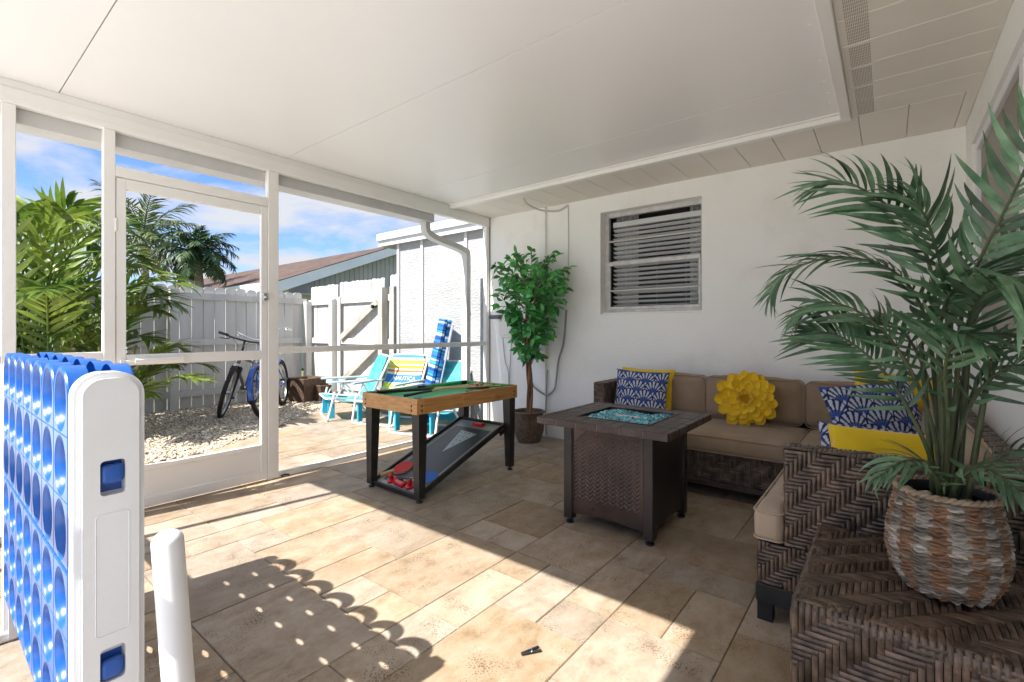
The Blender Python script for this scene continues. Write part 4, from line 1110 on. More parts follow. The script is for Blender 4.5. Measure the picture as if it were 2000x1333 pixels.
e_ = 0.034
para(FX0 + e_, FX1 - e_, FY0 + e_, HY0 - 0.012, 6, 1, 0)
para(FX0 + e_, FX1 - e_, HY1 + 0.012, FY1 - e_, 6, 1, 1)
para(FX0 + e_, HX0 - 0.012, HY0 - 0.012, HY1 + 0.012, 1, 4, 0)
para(HX1 + 0.012, FX1 - e_, HY0 - 0.012, HY1 + 0.012, 1, 4, 1)
def edge_tiles(p0, p1, n_, inx, iny):
    for k in range(n_):
        a = [p0[i] + (p1[i] - p0[i]) * k / n_ for i in (0, 1)]; b = [p0[i] + (p1[i] - p0[i]) * (k + 1) / n_ for i in (0, 1)]
        x0_, x1_ = sorted((a[0], b[0] + inx)); y0_, y1_ = sorted((a[1], b[1] + iny)); g = 0.0012
        wobj("edge_tile", MB().rbox(x0_ + (g if not inx else 0), x1_ - (g if not inx else 0), y0_ + (g if not iny else 0), y1_ - (g if not iny else 0), 0.5815, 0.6205, 0.003, 1), SLT, fp)
edge_tiles((FX0, FY0), (FX1, FY0), 6, 0, e_ - 0.001); edge_tiles((FX0, FY1), (FX1, FY1), 6, 0, -e_ + 0.001)
edge_tiles((FX0, FY0 + e_), (FX0, FY1 - e_), 5, e_ - 0.001, 0); edge_tiles((FX1, FY0 + e_), (FX1, FY1 - e_), 5, -e_ + 0.001, 0)
wobj("burner_rim", MB().box(HX0 - 0.012, HX1 + 0.012, HY0 - 0.012, HY0, 0.60, 0.6225).box(HX0 - 0.012, HX1 + 0.012, HY1, HY1 + 0.012, 0.60, 0.6225).box(HX0 - 0.012, HX0, HY0, HY1, 0.60, 0.6225).box(HX1, HX1 + 0.012, HY0, HY1, 0.60, 0.6225), BRONZE, fp)
wobj("burner_pan", MB().box(HX0 + 0.0005, HX1 - 0.0005, HY0 + 0.0005, HY1 - 0.0005, 0.57, 0.596), BRONZE, fp)
wobj("burner_bar", MB().rbox(-1.255, -1.115, 2.565, 2.595, 0.606, 0.616, 0.004, 1), mat("burner_steel", (0.62, 0.58, 0.50), rough=0.35, metal=0.6), fp)
GLS = mat("turquoise_fire_glass", (0.03, 0.26, 0.33), (0.22, 0.55, 0.60), vs=60, rough=0.08, spec=0.8, isl=0.75, coat=0.3)
gl = MB(); rg = random.Random(9)
cube_v = [Vector((a, b, c)) for a in (-1, 1) for b in (-1, 1) for c in (-1, 1)]
cube_f = [(0, 1, 3, 2), (4, 6, 7, 5), (0, 4, 5, 1), (2, 3, 7, 6), (0, 2, 6, 4), (1, 5, 7, 3)]
for i in range(1500):
    x_, y_ = rg.uniform(HX0 + 0.008, HX1 - 0.008), rg.uniform(HY0 + 0.008, HY1 - 0.008)
    if abs(x_ + 1.185) < 0.075 and abs(y_ - 2.58) < 0.02: continue
    s = rg.uniform(0.0042, 0.0078)
    hump = 0.006 * math.sin(x_ * 23) * math.sin(y_ * 19)
    Mx = Matrix.Translation((x_, y_, 0.602 + hump + rg.uniform(0, 0.006))) @ Matrix.Rotation(rg.uniform(0, 6.3), 4, Vector((rg.gauss(0, 1), rg.gauss(0, 1), rg.gauss(0, 1))).normalized())
    gl.add([tuple(Vector((v.x * s * rg.uniform(.6, 1.1), v.y * s * rg.uniform(.6, 1.1), v.z * s * rg.uniform(.5, 1)))) for v in cube_v], cube_f, Mx)
fast_mesh("fire_glass", gl, GLS, None, "stuff")

# ------------------------------------------------------------------ wicker sofas and the wicker side table
CANE = mat("brown_cane", (0.034, 0.021, 0.014), (0.150, 0.098, 0.068), vs=26, stretch=(1, 1, 1), rough=0.36, spec=0.55, rand=0.45, isl=0.45, dirt=((0.20, 0.15, 0.11), 22, 0.62, 0.8, 0.25))
CORE = mat("dark_wicker_core", (0.012, 0.009, 0.008), rough=0.9)
FAB = mat("taupe_fabric", (0.285, 0.200, 0.130), (0.345, 0.250, 0.168), vs=5, rough=0.95, bump=0.35, bs=420, sheen=0.15, dirt=((0.36, 0.30, 0.235), 3.5, 0.5, 0.75, 0.4))
FABL = mat("light_taupe_fabric", (0.40, 0.30, 0.21), (0.46, 0.355, 0.26), vs=5, rough=0.95, bump=0.35, bs=420, sheen=0.15)
BLKW = mat("worn_black_paint", (0.012, 0.012, 0.013), (0.022, 0.022, 0.022), vs=14, rough=0.5, dirt=((0.30, 0.28, 0.26), 38, 0.70, 0.76, 0.8))
def woven_box(parent, name, x0, x1, y0, y1, z0, z1, faces, wd=0.0145, L=4, ox=0.0, r=0.012, m=None):
    """Dark core with cane strips over the named faces (-x -y +x +y +z)."""
    wobj(name, MB().rbox(x0, x1, y0, y1, z0, z1, r, 3), CORE, parent, smooth=True)
    mb = MB(); e = 0.0008
    for f in faces:
        if f == '-y': weave(mb, (x0, y0 - e, z0), (1, 0, 0), (0, 0, 1), x1 - x0, z1 - z0, wd, L, ox=ox)
        if f == '+y': weave(mb, (x1, y1 + e, z0), (-1, 0, 0), (0, 0, 1), x1 - x0, z1 - z0, wd, L, ox=ox)
        if f == '-x': weave(mb, (x0 - e, y1, z0), (0, -1, 0), (0, 0, 1), y1 - y0, z1 - z0, wd, L, ox=ox)
        if f == '+x': weave(mb, (x1 + e, y0, z0), (0, 1, 0), (0, 0, 1), y1 - y0, z1 - z0, wd, L, ox=ox)
        if f == '+z': weave(mb, (x0, y0, z1 + e), (1, 0, 0), (0, 1, 0), x1 - x0, y1 - y0, wd, L, ox=ox)
    o = fast_mesh("cane_weave", mb, m or CANE, parent, "stuff", True); o.location = -Vector(parent.location)
def cushion_part(parent, name, b, m, r=0.035, puff=0.012, face=None, M=None):
    mb = MB(); cushion(mb, *b, r=r, puff=puff, M=M)
    c = wobj(name, mb, m, parent, smooth=True)
    x0, x1, y0, y1, z0, z1 = b
    pm_ = MB()
    if face == 'z':
        for z in (z1 - 0.012, z0 + 0.012): piping(pm_, [(p[0], p[1], z) for p in rrect(x0 - 0.002, x1 + 0.002, y0 - 0.002, y1 + 0.002, r)], 0.0042)
    elif face == 'y':
        for y in (y0 + 0.012, y1 - 0.012): piping(pm_, [(p[0], y, p[1]) for p in rrect(x0 - 0.002, x1 + 0.002, z0 - 0.002, z1 + 0.002, r)], 0.0042)
    elif face == 'x':
        for x in (x0 + 0.012, x1 - 0.012): piping(pm_, [(x, p[0], p[1]) for p in rrect(y0 - 0.002, y1 + 0.002, z0 - 0.002, z1 + 0.002, r)], 0.0042)
    if face:
        if M is not None: pm_.v = [tuple(M @ Vector(p)) for p in pm_.v]
        obj("piping", pm_, m, c, smooth=True)
    return c
def tuft(c, b, face, m, rows, cols):
    """Shallow stitched seams and tufts on a back cushion."""
    x0, x1, y0, y1, z0, z1 = b
    mb = MB()
    for r_ in rows:
        z = z0 + (z1 - z0) * r_
        if face == '-y': mb.tube(spline([(x0 + 0.02, y0 - 0.004, z), ((x0 + x1) / 2, y0 - 0.0135, z - 0.004), (x1 - 0.02, y0 - 0.004, z)], 12), 0.0022, 5)
        else: mb.tube(spline([(x0 - 0.004, y0 + 0.02, z), (x0 - 0.0135, (y0 + y1) / 2, z - 0.004), (x0 - 0.004, y1 - 0.02, z)], 12), 0.0022, 5)
    for c_ in cols:
        if face == '-y': mb.tube(spline([(x0 + (x1 - x0) * c_, y0 - 0.004, z0 + 0.02), (x0 + (x1 - x0) * c_, y0 - 0.0125, (z0 + z1) / 2), (x0 + (x1 - x0) * c_, y0 - 0.004, z1 - 0.02)], 12), 0.0022, 5)
        else: mb.tube(spline([(x0 - 0.004, y0 + (y1 - y0) * c_, z0 + 0.02), (x0 - 0.0125, y0 + (y1 - y0) * c_, (z0 + z1) / 2), (x0 - 0.004, y0 + (y1 - y0) * c_, z1 - 0.02)], 12), 0.0022, 5)
    obj("seam", mb, m, c, smooth=True)

s1 = thing("wicker_sofa", "brown wicker sofa with taupe cushions along the wall under the window", "sofa", (-1.1, 3.7, 0))
woven_box(s1, "seat_frame", -1.93, -0.36, 3.30, 4.09, 0.115, 0.30, ('-y', '-x'))
wobj("bottom_rail", MB().rbox(-1.94, -0.36, 3.285, 3.33, 0.078, 0.114, 0.004, 1), mat("brown_rail", (0.045, 0.028, 0.022), (0.07, 0.045, 0.036), vs=12, rough=0.4), s1)
for x_ in (-1.93, -0.42):
    for y_ in (3.29, 4.03): wobj("leg", MB().box(x_, x_ + 0.05, y_, y_ + 0.05, 0.0, 0.0775), BLKW, s1)
woven_box(s1, "armrest", -1.935, -1.832, 3.55, 4.09, 0.301, 0.675, ('-y', '-x', '+x', '+z'))
woven_box(s1, "backrest", -1.831, 0.20, 4.03, 4.09, 0.301, 0.66, ('+z',))
b_ = (-1.825, -1.13, 3.255, 3.93, 0.302, 0.425); cushion_part(s1, "seat_cushion", b_, FAB, face='z')
b_ = (-1.125, -0.44, 3.255, 3.93, 0.302, 0.425); cushion_part(s1, "seat_cushion", b_, FAB, face='z')
for b_ in ((-1.822, -1.148, 3.90, 4.028, 0.430, 0.742), (-1.140, -0.475, 3.90, 4.028, 0.430, 0.745)):
    c = cushion_part(s1, "back_cushion", b_, FAB, r=0.045, puff=0.022, face='y'); tuft(c, b_, '-y', FAB, (0.47,), (0.58,))

s2 = thing("wicker_sofa", "brown wicker sofa running along the side wall behind the potted palm", "sofa", (0.0, 3.0, 0))
woven_box(s2, "seat_frame", -0.395, 0.37, 2.03, 4.09, 0.140, 0.302, ('-y', '-x'), ox=0.013)
wobj("plinth", MB().rbox(-0.402, 0.375, 2.022, 4.09, 0.072, 0.1395, 0.003, 1), BLKW, s2)
for x_, y_ in ((-0.397, 2.028), (0.30, 2.028), (-0.397, 3.9), (0.30, 4.0)):
    wobj("leg", MB().box(x_, x_ + 0.052, y_, y_ + 0.052, 0.0, 0.0715), BLKW, s2)
woven_box(s2, "armrest", -0.305, 0.37, 2.032, 2.150, 0.3025, 0.668, ('-y', '-x', '+z'), r=0.018)
woven_box(s2, "backrest", 0.285, 0.372, 2.151, 4.09, 0.3025, 0.655, ('-x', '+z'))
mbn = MB(); cushion(mbn, -0.408, -0.310, 2.022, 2.20, 0.304, 0.428, r=0.026, puff=0.006)
cushion_part(s2, "seat_cushion", (-0.408, 0.275, 2.160, 3.12, 0.304, 0.428), FABL, face='z')
c = wobj("seat_cushion", mbn, FABL, s2, smooth=True)
pm_ = MB()
for z in (0.418, 0.314): piping(pm_, [(p[0], p[1], z) for p in rrect(-0.410, -0.308, 2.020, 2.20, 0.026)], 0.0040)
obj("piping", pm_, FABL, c, smooth=True)
cushion_part(s2, "seat_cushion", (-0.432, 0.275, 3.125, 3.93, 0.304, 0.428), FAB, face='z')
b_ = (-0.462, 0.20, 3.90, 4.028, 0.430, 0.742); c = cushion_part(s2, "back_cushion", b_, FAB, r=0.045, puff=0.022, face='y')
for b_ in ((0.150, 0.283, 2.20, 2.98, 0.432, 0.70), (0.150, 0.283, 3.0, 3.78, 0.432, 0.72)):
    c = cushion_part(s2, "back_cushion", b_, FABL, r=0.045, puff=0.02, face='x')

# side table
ot = thing("wicker_side_table", "square brown wicker side table carrying the potted palm", "side table", (0.09, 1.71, 0))
OX0, OX1, OY0, OY1, OZ = -0.195, 0.374, 1.405, 2.015, 0.418
wobj("core", MB().rbox(OX0 + 0.002, OX1, OY0 + 0.002, OY1, 0.02, OZ - 0.002, 0.018, 4), CORE, ot, smooth=True)
strip_cache = {}
n_obs = [0]
def strand_obj(keep):
    def f(M, l, ww, c):
        if not keep(c) or n_obs[0] >= 296: return False
        k = (round(l, 3), round(ww, 3))
        if k not in strip_cache:
            vs, fs = strip_shape(l, ww, 0.0045)
            me = bpy.data.meshes.new("cane_strand"); me.from_pydata(vs, [], fs); me.polygons.foreach_set("use_smooth", [True] * len(fs)); me.materials.append(CANE)
            strip_cache[k] = me
        o = bpy.data.objects.new("cane_strand", strip_cache[k]); COL.objects.link(o)
        o.parent = ot; o.matrix_local = Matrix.Translation(-Vector(ot.location)) @ M
        n_obs[0] += 1
        return True
    return f
mb = MB()
weave(mb, (OX0, OY0, 0.02), (1, 0, 0), (0, 0, 1), OX1 - OX0, OZ - 0.028, 0.0145, 5, obs=strand_obj(lambda c: c.z > 0.20 and c.x < 0.30))
weave(mb, (OX0 + 0.006, OY0 + 0.006, OZ), (1, 0, 0), (0, 1, 0), OX1 - OX0 - 0.006, OY1 - OY0 - 0.006, 0.0145, 5, obs=strand_obj(lambda c: c.y < 1.75))
weave(mb, (OX0, OY1, 0.02), (0, -1, 0), (0, 0, 1), OY1 - OY0, OZ - 0.028, 0.0145, 5)
# strips bent over the rounded edges
for a, b in (((OX0, OY0), (OX1, OY0)), ((OX0, OY1), (OX0, OY0))):
    p0, p1 = Vector((*a, 0)), Vector((*b, 0)); d = (p1 - p0).normalized(); nrm = Vector((d.y, -d.x, 0))
    n_ = int((p1 - p0).length / 0.0147)
    for k in range(n_):
        q = p0 + d * (0.0147 * (k + 0.5))
        pts = [q + nrm * 0.0018 + Vector((0, 0, OZ - 0.034)), q + nrm * 0.0020 + Vector((0, 0, OZ - 0.013)), q + nrm * -0.004 + Vector((0, 0, OZ - 0.0020)), q + nrm * -0.015 + Vector((0, 0, OZ + 0.0020)), q + nrm * -0.036 + Vector((0, 0, OZ + 0.0016))]
        vs = []
        for i, p in enumerate(pts):
            t = (pts[min(i + 1, 4)] - pts[max(i - 1, 0)]).normalized(); up = t.cross(d).normalized()
            if up.dot(nrm + Vector((0, 0, 1))) < 0: up = -up
            for s_, h_ in ((-1, -0.002), (-0.5, 0.0015), (0.5, 0.0015), (1, -0.002)):
                vs.append(p + d * s_ * 0.0068 + up * h_)
        mb.add(vs, [(i * 4 + j, i * 4 + j + 1, i * 4 + j + 5, i * 4 + j + 4) for i in range(4) for j in range(3)])
o = fast_mesh("cane_weave", mb, CANE, ot, "stuff", True); o.location = -Vector(ot.location)

# ------------------------------------------------------------------ throw pillows
def fan_colour(x, y):
    """Navy cloth printed with rows of white shell fans (x, y in metres)."""
    Wf, Hf, Rf = 0.132, 0.078, 0.068
    navy, white, blue, mid = (0.012, 0.020, 0.085), (0.50, 0.54, 0.66), (0.03, 0.075, 0.33), (0.10, 0.15, 0.36)
    r0 = math.floor(y / Hf) - 2
    for r in range(r0, r0 + 4):
        yr = r * Hf
        cxs = (round(x / Wf - (0.5 if r % 2 else 0)) + (0.5 if r % 2 else 0)) * Wf
        d = math.hypot(x - cxs, y - yr - 0.062)
        if d < Rf:
            if d > Rf * 0.90: return navy
            ax, ay = x - cxs, y - yr - 0.018
            da = math.hypot(ax, ay)
            if abs(ax) * 1.7 + abs(ay + 0.004) < 0.021: return white
            if da < 0.034: return blue
            a = math.atan2(ax, ay)
            if da < 0.050: return mid if math.cos(a * 19) > -0.1 else navy
            return white if math.cos(a * 19) > -0.15 else navy
    return navy
PRINT = mat("printed_cloth", (0, 0, 0), attr="Col", rough=0.9, bump=0.2, bs=350, sheen=0.1)
YEL = mat("yellow_velvet", (0.78, 0.52, 0.008), (0.84, 0.58, 0.012), vs=8, rough=0.85, sheen=0.4, bump=0.12, bs=220)
def pillow(name, label, wd, ht, thick, m, M, colour=None, nu=60, nv=48, group=None, box=False, edge=False):
    vs, cols = [], []
    def pos(u, v, s):
        a, b = 2 * u - 1, 2 * v - 1
        pin = 1 - 0.07 * (1 - abs(a) ** 2) * abs(b) ** 3
        pin2 = 1 - 0.07 * (1 - abs(b) ** 2) * abs(a) ** 3
        k = max(0.0, (1 - a ** 2) * (1 - b ** 2)) ** (0.22 if box else 0.45)
        wr = 0.004 * mnoise.noise(Vector((u * 5, v * 4, s * 3.0 + wd * 10)))
        return (a * wd / 2 * pin2, s * (thick / 2 * k + wr * k), b * ht / 2 * pin)
    fs = []
    for s in (-1, 1):
        o = len(vs)
        for j in range(nv + 1):
            for i in range(nu + 1):
                u, v = i / nu, j / nv
                vs.append(pos(u, v, s))
                cols.append(colour((u - 0.5) * wd + 0.02, v * ht) if colour else (1, 1, 1))
        for j in range(nv):
            for i in range(nu):
                q = o + j * (nu + 1) + i
                fs.append((q, q + 1, q + nu + 2, q + nu + 1) if s < 0 else (q + nu + 1, q + nu + 2, q + 1, q))
    mb = MB().add(vs, fs)
    me = mb.mesh(name, True, cols if colour else None)
    bm = bmesh.new(); bm.from_mesh(me); bmesh.ops.remove_doubles(bm, verts=bm.verts, dist=0.0004); bm.to_mesh(me); bm.free()
    o = obj(name, me, m)
    o.matrix_world = M
    tag(o, label, "pillow", group)
    if edge:
        n = 24
        rim = [pos(i / n, 0, 0) for i in range(n)] + [pos(1, i / n, 0) for i in range(n)] + [pos(1 - i / n, 1, 0) for i in range(n)] + [pos(0, 1 - i / n, 0) for i in range(n)]
        obj("piping", MB().tube(rim + [rim[0]], 0.0045, 6, caps=False), m, o, smooth=True)
    return o
def TR(x, y, z, rx=0, ry=0, rz=0):
    return Matrix.Translation((x, y, z)) @ Matrix.Rotation(R(rz), 4, 'Z') @ Matrix.Rotation(R(rx), 4, 'X') @ Matrix.Rotation(R(ry), 4, 'Y')
pillow("throw_pillow", "blue and white shell print pillow leaning in the arm end of the wall sofa", 0.44, 0.37, 0.13, PRINT, TR(-1.60, 3.73, 0.600, -14, 2, 9), fan_colour, 132, 110)
pillow("throw_pillow", "plain yellow pillow tucked behind the shell print pillow at the arm end", 0.44, 0.40, 0.10, YEL, TR(-1.60, 3.845, 0.592, -12, 1, 8), edge=True)
pillow("throw_pillow", "blue and white shell print pillow in the sofa corner behind the palm leaves", 0.47, 0.44, 0.13, PRINT, TR(-0.045, 3.20, 0.625, -22, -8, 30), fan_colour, 132, 110)
pillow("throw_pillow", "yellow pillow standing behind the corner shell print pillow", 0.46, 0.44, 0.12, YEL, TR(0.045, 3.42, 0.66, -16, 8, 34), edge=True)
pillow("throw_pillow", "flat yellow boxed pillow leaning on the arm beside the palm", 0.48, 0.30, 0.12, YEL, TR(0.045, 2.37, 0.575, -28, 1, 8), box=True, edge=True)
pillow("throw_pillow", "blue and white shell print pillow lying under the yellow boxed pillow", 0.40, 0.36, 0.10, PRINT, TR(-0.055, 2.62, 0.535, -42, 4, 14), fan_colour, 110, 100)

# flower shaped pillow
fl_M = TR(-0.805, 3.745, 0.612, -12, 0, 3)
flw = thing("flower_pillow", "yellow flower shaped pillow with layered felt petals on the wall sofa", "pillow", (0, 0, 0))
flw.matrix_world = fl_M
fy = MB().lathe([(0.0, 0.055), (0.10, 0.05), (0.15, 0.035), (0.172, 0.0), (0.15, -0.03), (0.10, -0.042), (0.0, -0.045)], 28, Matrix.Rotation(R(90), 4, 'X'), caps=False)
obj("pad", fy, YEL, flw, smooth=True)
def petal_mesh(l, wd, cup):
    vs, fs = [], []
    nl, nw = 8, 6
    for i in range(nl + 1):
        t = i / nl
        prof = wd * (0.34 + 1.05 * t ** 0.8 - 0.42 * t * t) if t < 0.62 else wd * 0.876 * (1 - ((t - 0.62) / 0.385) ** 2.1) ** 0.75
        for k in range(nw + 1):
            s = (k / nw - 0.5) * 2
            vs.append((s * prof / 2, -cup * (s * s) * (0.35 + t) + 0.004 * (1 - s * s) - 0.010 * t * t - (0.010 * max(0, t - 0.7) / 0.3 * (1 - abs(s))), t * l))
    for i in range(nl):
        for k in range(nw):
            q = i * (nw + 1) + k
            fs.append((q, q + 1, q + nw + 2, q + nw + 1))
    me = MB().add(vs, fs).mesh("petal", True)
    me.materials.append(YEL)
    return me
pms = {}
rpt = random.Random(4)
for ring, (rad, n, l, wd, tilt, yo) in enumerate(((0.108, 12, 0.108, 0.094, 90, -0.004), (0.094, 11, 0.102, 0.088, 82, -0.020), (0.070, 10, 0.094, 0.078, 74, -0.034), (0.045, 9, 0.084, 0.066, 66, -0.044), (0.022, 7, 0.062, 0.046, 54, -0.050))):
    pms[ring] = petal_mesh(l, wd, 0.011)
    for k in range(n):
        a = 2 * math.pi * (k + 0.5 * (ring % 2)) / n + rpt.uniform(-0.10, 0.10)
        Mp = Matrix.Rotation(a, 4, 'Y') @ Matrix.Translation((0, yo + rpt.uniform(-0.004, 0.004), rad)) @ Matrix.Rotation(R(90 - tilt + rpt.uniform(-9, 9)), 4, 'X') @ Matrix.Rotation(R(rpt.uniform(-14, 14)), 4, 'Z') @ Matrix.Scale(rpt.uniform(0.9, 1.08), 4)
        o = bpy.data.objects.new("petal", pms[ring]); COL.objects.link(o); o.parent = flw; o.matrix_local = Mp
st = MB()
for k in range(46):
    r = 0.030 * math.sqrt(k / 46); a = k * 2.4
    st.tube([(r * math.cos(a), -0.052, r * math.sin(a)), (r * 1.25 * math.cos(a), -0.084 + r * 0.3, r * 1.25 * math.sin(a))], [0.0028, 0.0022], 5)
obj("stamens", st, mat("deep_yellow", (0.60, 0.30, 0.006), rough=0.85), flw, smooth=True, kind="stuff")

# ------------------------------------------------------------------ leaves
def leaf_ribbon(l, wd, droop, fold=0.25, n=6, tipk=1.0, twist=0.0, bend=0.0):
    """A pinnate leaflet along +x, normal +z, with a folded midrib."""
    vs, fs = [], []
    for i in range(n + 1):
        t = i / n
        ww = wd * (0.30 + 0.70 * min(1, t / 0.22)) * (1 - max(0, (t - 0.30) / 0.70) ** 1.9)
        z = -droop * l * t * t
        x = l * t * (1 - 0.25 * droop * t * t)
        tw = twist * t
        for s in (-1, 0, 1):
            vs.append((x, s * ww / 2 * math.cos(tw) + bend * l * t * t, z - (fold * ww / 2 if s == 0 else 0) + s * ww / 2 * math.sin(tw)))
    for i in range(n):
        for k in range(2):
            q = i * 3 + k
            fs.append((q, q + 1, q + 4, q + 3))
    return vs, fs
PALM = mat("palm_leaf_green", (0.026, 0.085, 0.036), (0.135, 0.225, 0.125), vs=11, rough=0.40, spec=0.55, rand=0.55, isl=0.55, trans=0.12)
PALMS = mat("palm_cane_green", (0.030, 0.050, 0.020), (0.075, 0.085, 0.038), vs=18, rough=0.5, dirt=((0.12, 0.08, 0.04), 20, 0.55, 0.75, 0.6))
def frond_leaflets(P, up, n_pairs, l_max, wd, t0=0.22, lean=0.62, droop=0.35, vee=0.30, rng=None, prof=None):
    """Placements (matrix, length factor, variant) of leaflets along the midrib P."""
    res = []
    m = len(P) - 1
    for i in range(n_pairs):
        t = t0 + (1 - t0) * (i + 0.5) / n_pairs
        f = t * m; k = min(int(f), m - 1); u = f - k
        p = P[k].lerp(P[k + 1], u)
        tg = (P[k + 1] - P[k]).normalized()
        upv = (Vector(up) - tg * Vector(up).dot(tg)).normalized()
        side = tg.cross(upv).normalized()
        q = (t - t0) / (1 - t0)
        lf = (0.55 + 0.9 * q - 0.2 * q * q) if q < 0.45 else (1.0 - 0.62 * ((q - 0.45) / 0.55) ** 1.6)
        for s in (-1, 1):
            le = lean + 0.45 * q + rng.uniform(-0.09, 0.09)
            d = (tg * le + side * s * (1.05 - 0.5 * q) + upv * (vee + rng.uniform(-0.10, 0.10))).normalized()
            nrm = (upv - d * upv.dot(d)).normalized()
            nrm = (Matrix.Rotation(rng.uniform(-0.35, 0.35), 3, d) @ nrm)
            y = nrm.cross(d).normalized()
            res.append((frame(p, d, y * (1 if y.dot(tg) > 0 else -1), nrm), lf * rng.uniform(0.86, 1.1), rng.randrange(6)))
    # terminal leaflets
    tg = (P[-1] - P[-2]).normalized(); upv = (Vector(up) - tg * Vector(up).dot(tg)).normalized(); side = tg.cross(upv)
    for s in (-0.25, 0.25):
        d = (tg + side * s).normalized(); nrm = (upv - d * upv.dot(d)).normalized()
        res.append((frame(P[-1], d, nrm.cross(d), nrm), 0.42, rng.randrange(6)))
    return res

# ------------------------------------------------------------------ potted palm on the side table
PX, PY, PZ = 0.118, 1.70, 0.424
pp = thing("potted_palm", "potted palm with long arching green fronds in a striped woven basket on the side table", "potted plant", (PX, PY, PZ))
BASK = bpy.data.materials.new("woven_hyacinth"); BASK.use_nodes = True
_t = BASK.node_tree; _L = _t.links.new; _b = _t.nodes["Principled BSDF"]; _b.inputs["Roughness"].default_value = 0.75
_a = _t.nodes.new("ShaderNodeAttribute"); _a.attribute_name = "Col"
_n = _t.nodes.new("ShaderNodeTexNoise"); _n.inputs["Scale"].default_value = 60; _n.inputs["Detail"].default_value = 5
_g = _t.nodes.new("ShaderNodeNewGeometry"); _m = _t.nodes.new("ShaderNodeMapping"); _m.inputs["Scale"].default_value = (0.5, 0.5, 3.5)
_L(_g.outputs["Position"], _m.inputs[0]); _L(_m.outputs[0], _n.inputs["Vector"])
_h = _t.nodes.new("ShaderNodeHueSaturation"); _r = _t.nodes.new("ShaderNodeMapRange"); _r.inputs[1].default_value = 0.3; _r.inputs[2].default_value = 0.7; _r.inputs[3].default_value = 0.5; _r.inputs[4].default_value = 1.35
_L(_n.outputs["Fac"], _r.inputs[0]); _L(_r.outputs[0], _h.inputs["Value"]); _L(_a.outputs["Color"], _h.inputs["Color"]); _L(_h.outputs[0], _b.inputs["Base Color"])
def basket_mesh(prof, rows, bumps, cols_fn, depth=0.006, off=0.35):
    """prof(t) -> (radius, z): rows of twisted strands, each bulging between the stakes."""
    mb = MB(); cols = []
    seg = bumps * 12 if bumps < 30 else bumps * 6
    nrow = rows * 5
    vs, fs = [], []
    for j in range(nrow + 1):
        t = j / nrow
        r, z = prof(t)
        rowi = int(t * rows - 1e-6); tr_ = t * rows - rowi
        for k in range(seg):
            a = 2 * math.pi * k / seg
            ph = a * bumps / 2 + (off if rowi % 2 else -off)
            bulge = (0.12 + 0.88 * abs(math.sin(ph)) ** 0.8) * math.sin(math.pi * min(1, max(0.0, tr_))) ** 0.6
            rr = r + depth * bulge + 0.0022 * mnoise.noise(Vector((math.cos(a) * 9, math.sin(a) * 9, z * 120)))
            zz = z + 0.0035 * math.sin(ph * 2) * (0.5 - tr_) + 0.0022 * math.cos(ph * 2 + rowi) + 0.003 * mnoise.noise(Vector((math.cos(a) * 6, math.sin(a) * 6, rowi * 1.7)))
            vs.append((rr * math.cos(a), rr * math.sin(a), zz))
            c = cols_fn(a, z, rowi)
            cols.append(c)
    for j in range(nrow):
        for k in range(seg):
            k2 = (k + 1) % seg
            fs.append((j * seg + k, j * seg + k2, (j + 1) * seg + k2, (j + 1) * seg + k))
    mb.add(vs, fs)
    return mb, cols
def bprof(t):
    z = 0.262 * t
    pts = [(0, 0.074), (0.06, 0.091), (0.2, 0.110), (0.4, 0.120), (0.6, 0.118), (0.8, 0.108), (0.93, 0.101), (1.0, 0.099)]
    for (ta, ra), (tb_, rb) in zip(pts, pts[1:]):
        if t <= tb_: return ra + (rb - ra) * (t - ta) / (tb_ - ta), z
    return 0.101, z
rbk = random.Random(2)
rowc = [rbk.uniform(0.8, 1.15) for _ in range(60)]
def bcol(a, z, row):
    ph = a * 10 + (0.30 if row % 2 else -0.30)
    cell = int(math.floor(ph / math.pi))
    h = math.sin(row * 12.9898 + cell * 78.233) * 43758.5453; h -= math.floor(h)
    k = rowc[row % 60] * (0.70 + 0.5 * h)
    if cell % 2: return tuple(q * k for q in ((0.215, 0.178, 0.142) if h < 0.6 else (0.34, 0.305, 0.265)))
    return tuple(q * k for q in ((0.245, 0.130, 0.070) if h < 0.7 else (0.27, 0.20, 0.145)))
mb, cols = basket_mesh(bprof, 30, 20, bcol, 0.0095, 0.30)
obj("basket", mb, BASK, pp, smooth=True, cols=cols, ang=80)
rim = MB()
for ph in (0, math.pi):
    rim.tube([((0.104 + 0.004 * math.cos(20 * a + ph)) * math.cos(a), (0.104 + 0.004 * math.cos(20 * a + ph)) * math.sin(a), 0.264 + 0.004 * math.sin(20 * a + ph)) for a in [2 * math.pi * k / 120 for k in range(121)]], 0.0048, 6, caps=False)
obj("basket_rim", rim, mat("basket_rim_straw", (0.36, 0.30, 0.23), (0.24, 0.16, 0.10), vs=40, rough=0.8), pp, smooth=True)
obj("liner", MB().lathe([(0.097, 0.262), (0.094, 0.250), (0.090, 0.15), (0.0, 0.15)], 28, caps=False), BLACKPL, pp, smooth=True)
obj("inner_pot", MB().lathe([(0.072, 0.16), (0.074, 0.245), (0.070, 0.247), (0.068, 0.22), (0.0, 0.22)], 24, Matrix.Translation((0.012, 0.0, 0)), caps=False), mat("glossy_black_pot", (0.01, 0.012, 0.013), rough=0.12), pp, smooth=True)
stn = [mat("decor_stone_" + n_, c_, rough=0.25) for n_, c_ in (("amber", (0.35, 0.20, 0.07)), ("cream", (0.5, 0.42, 0.3)), ("teal", (0.03, 0.14, 0.12)))]
rst = random.Random(8)
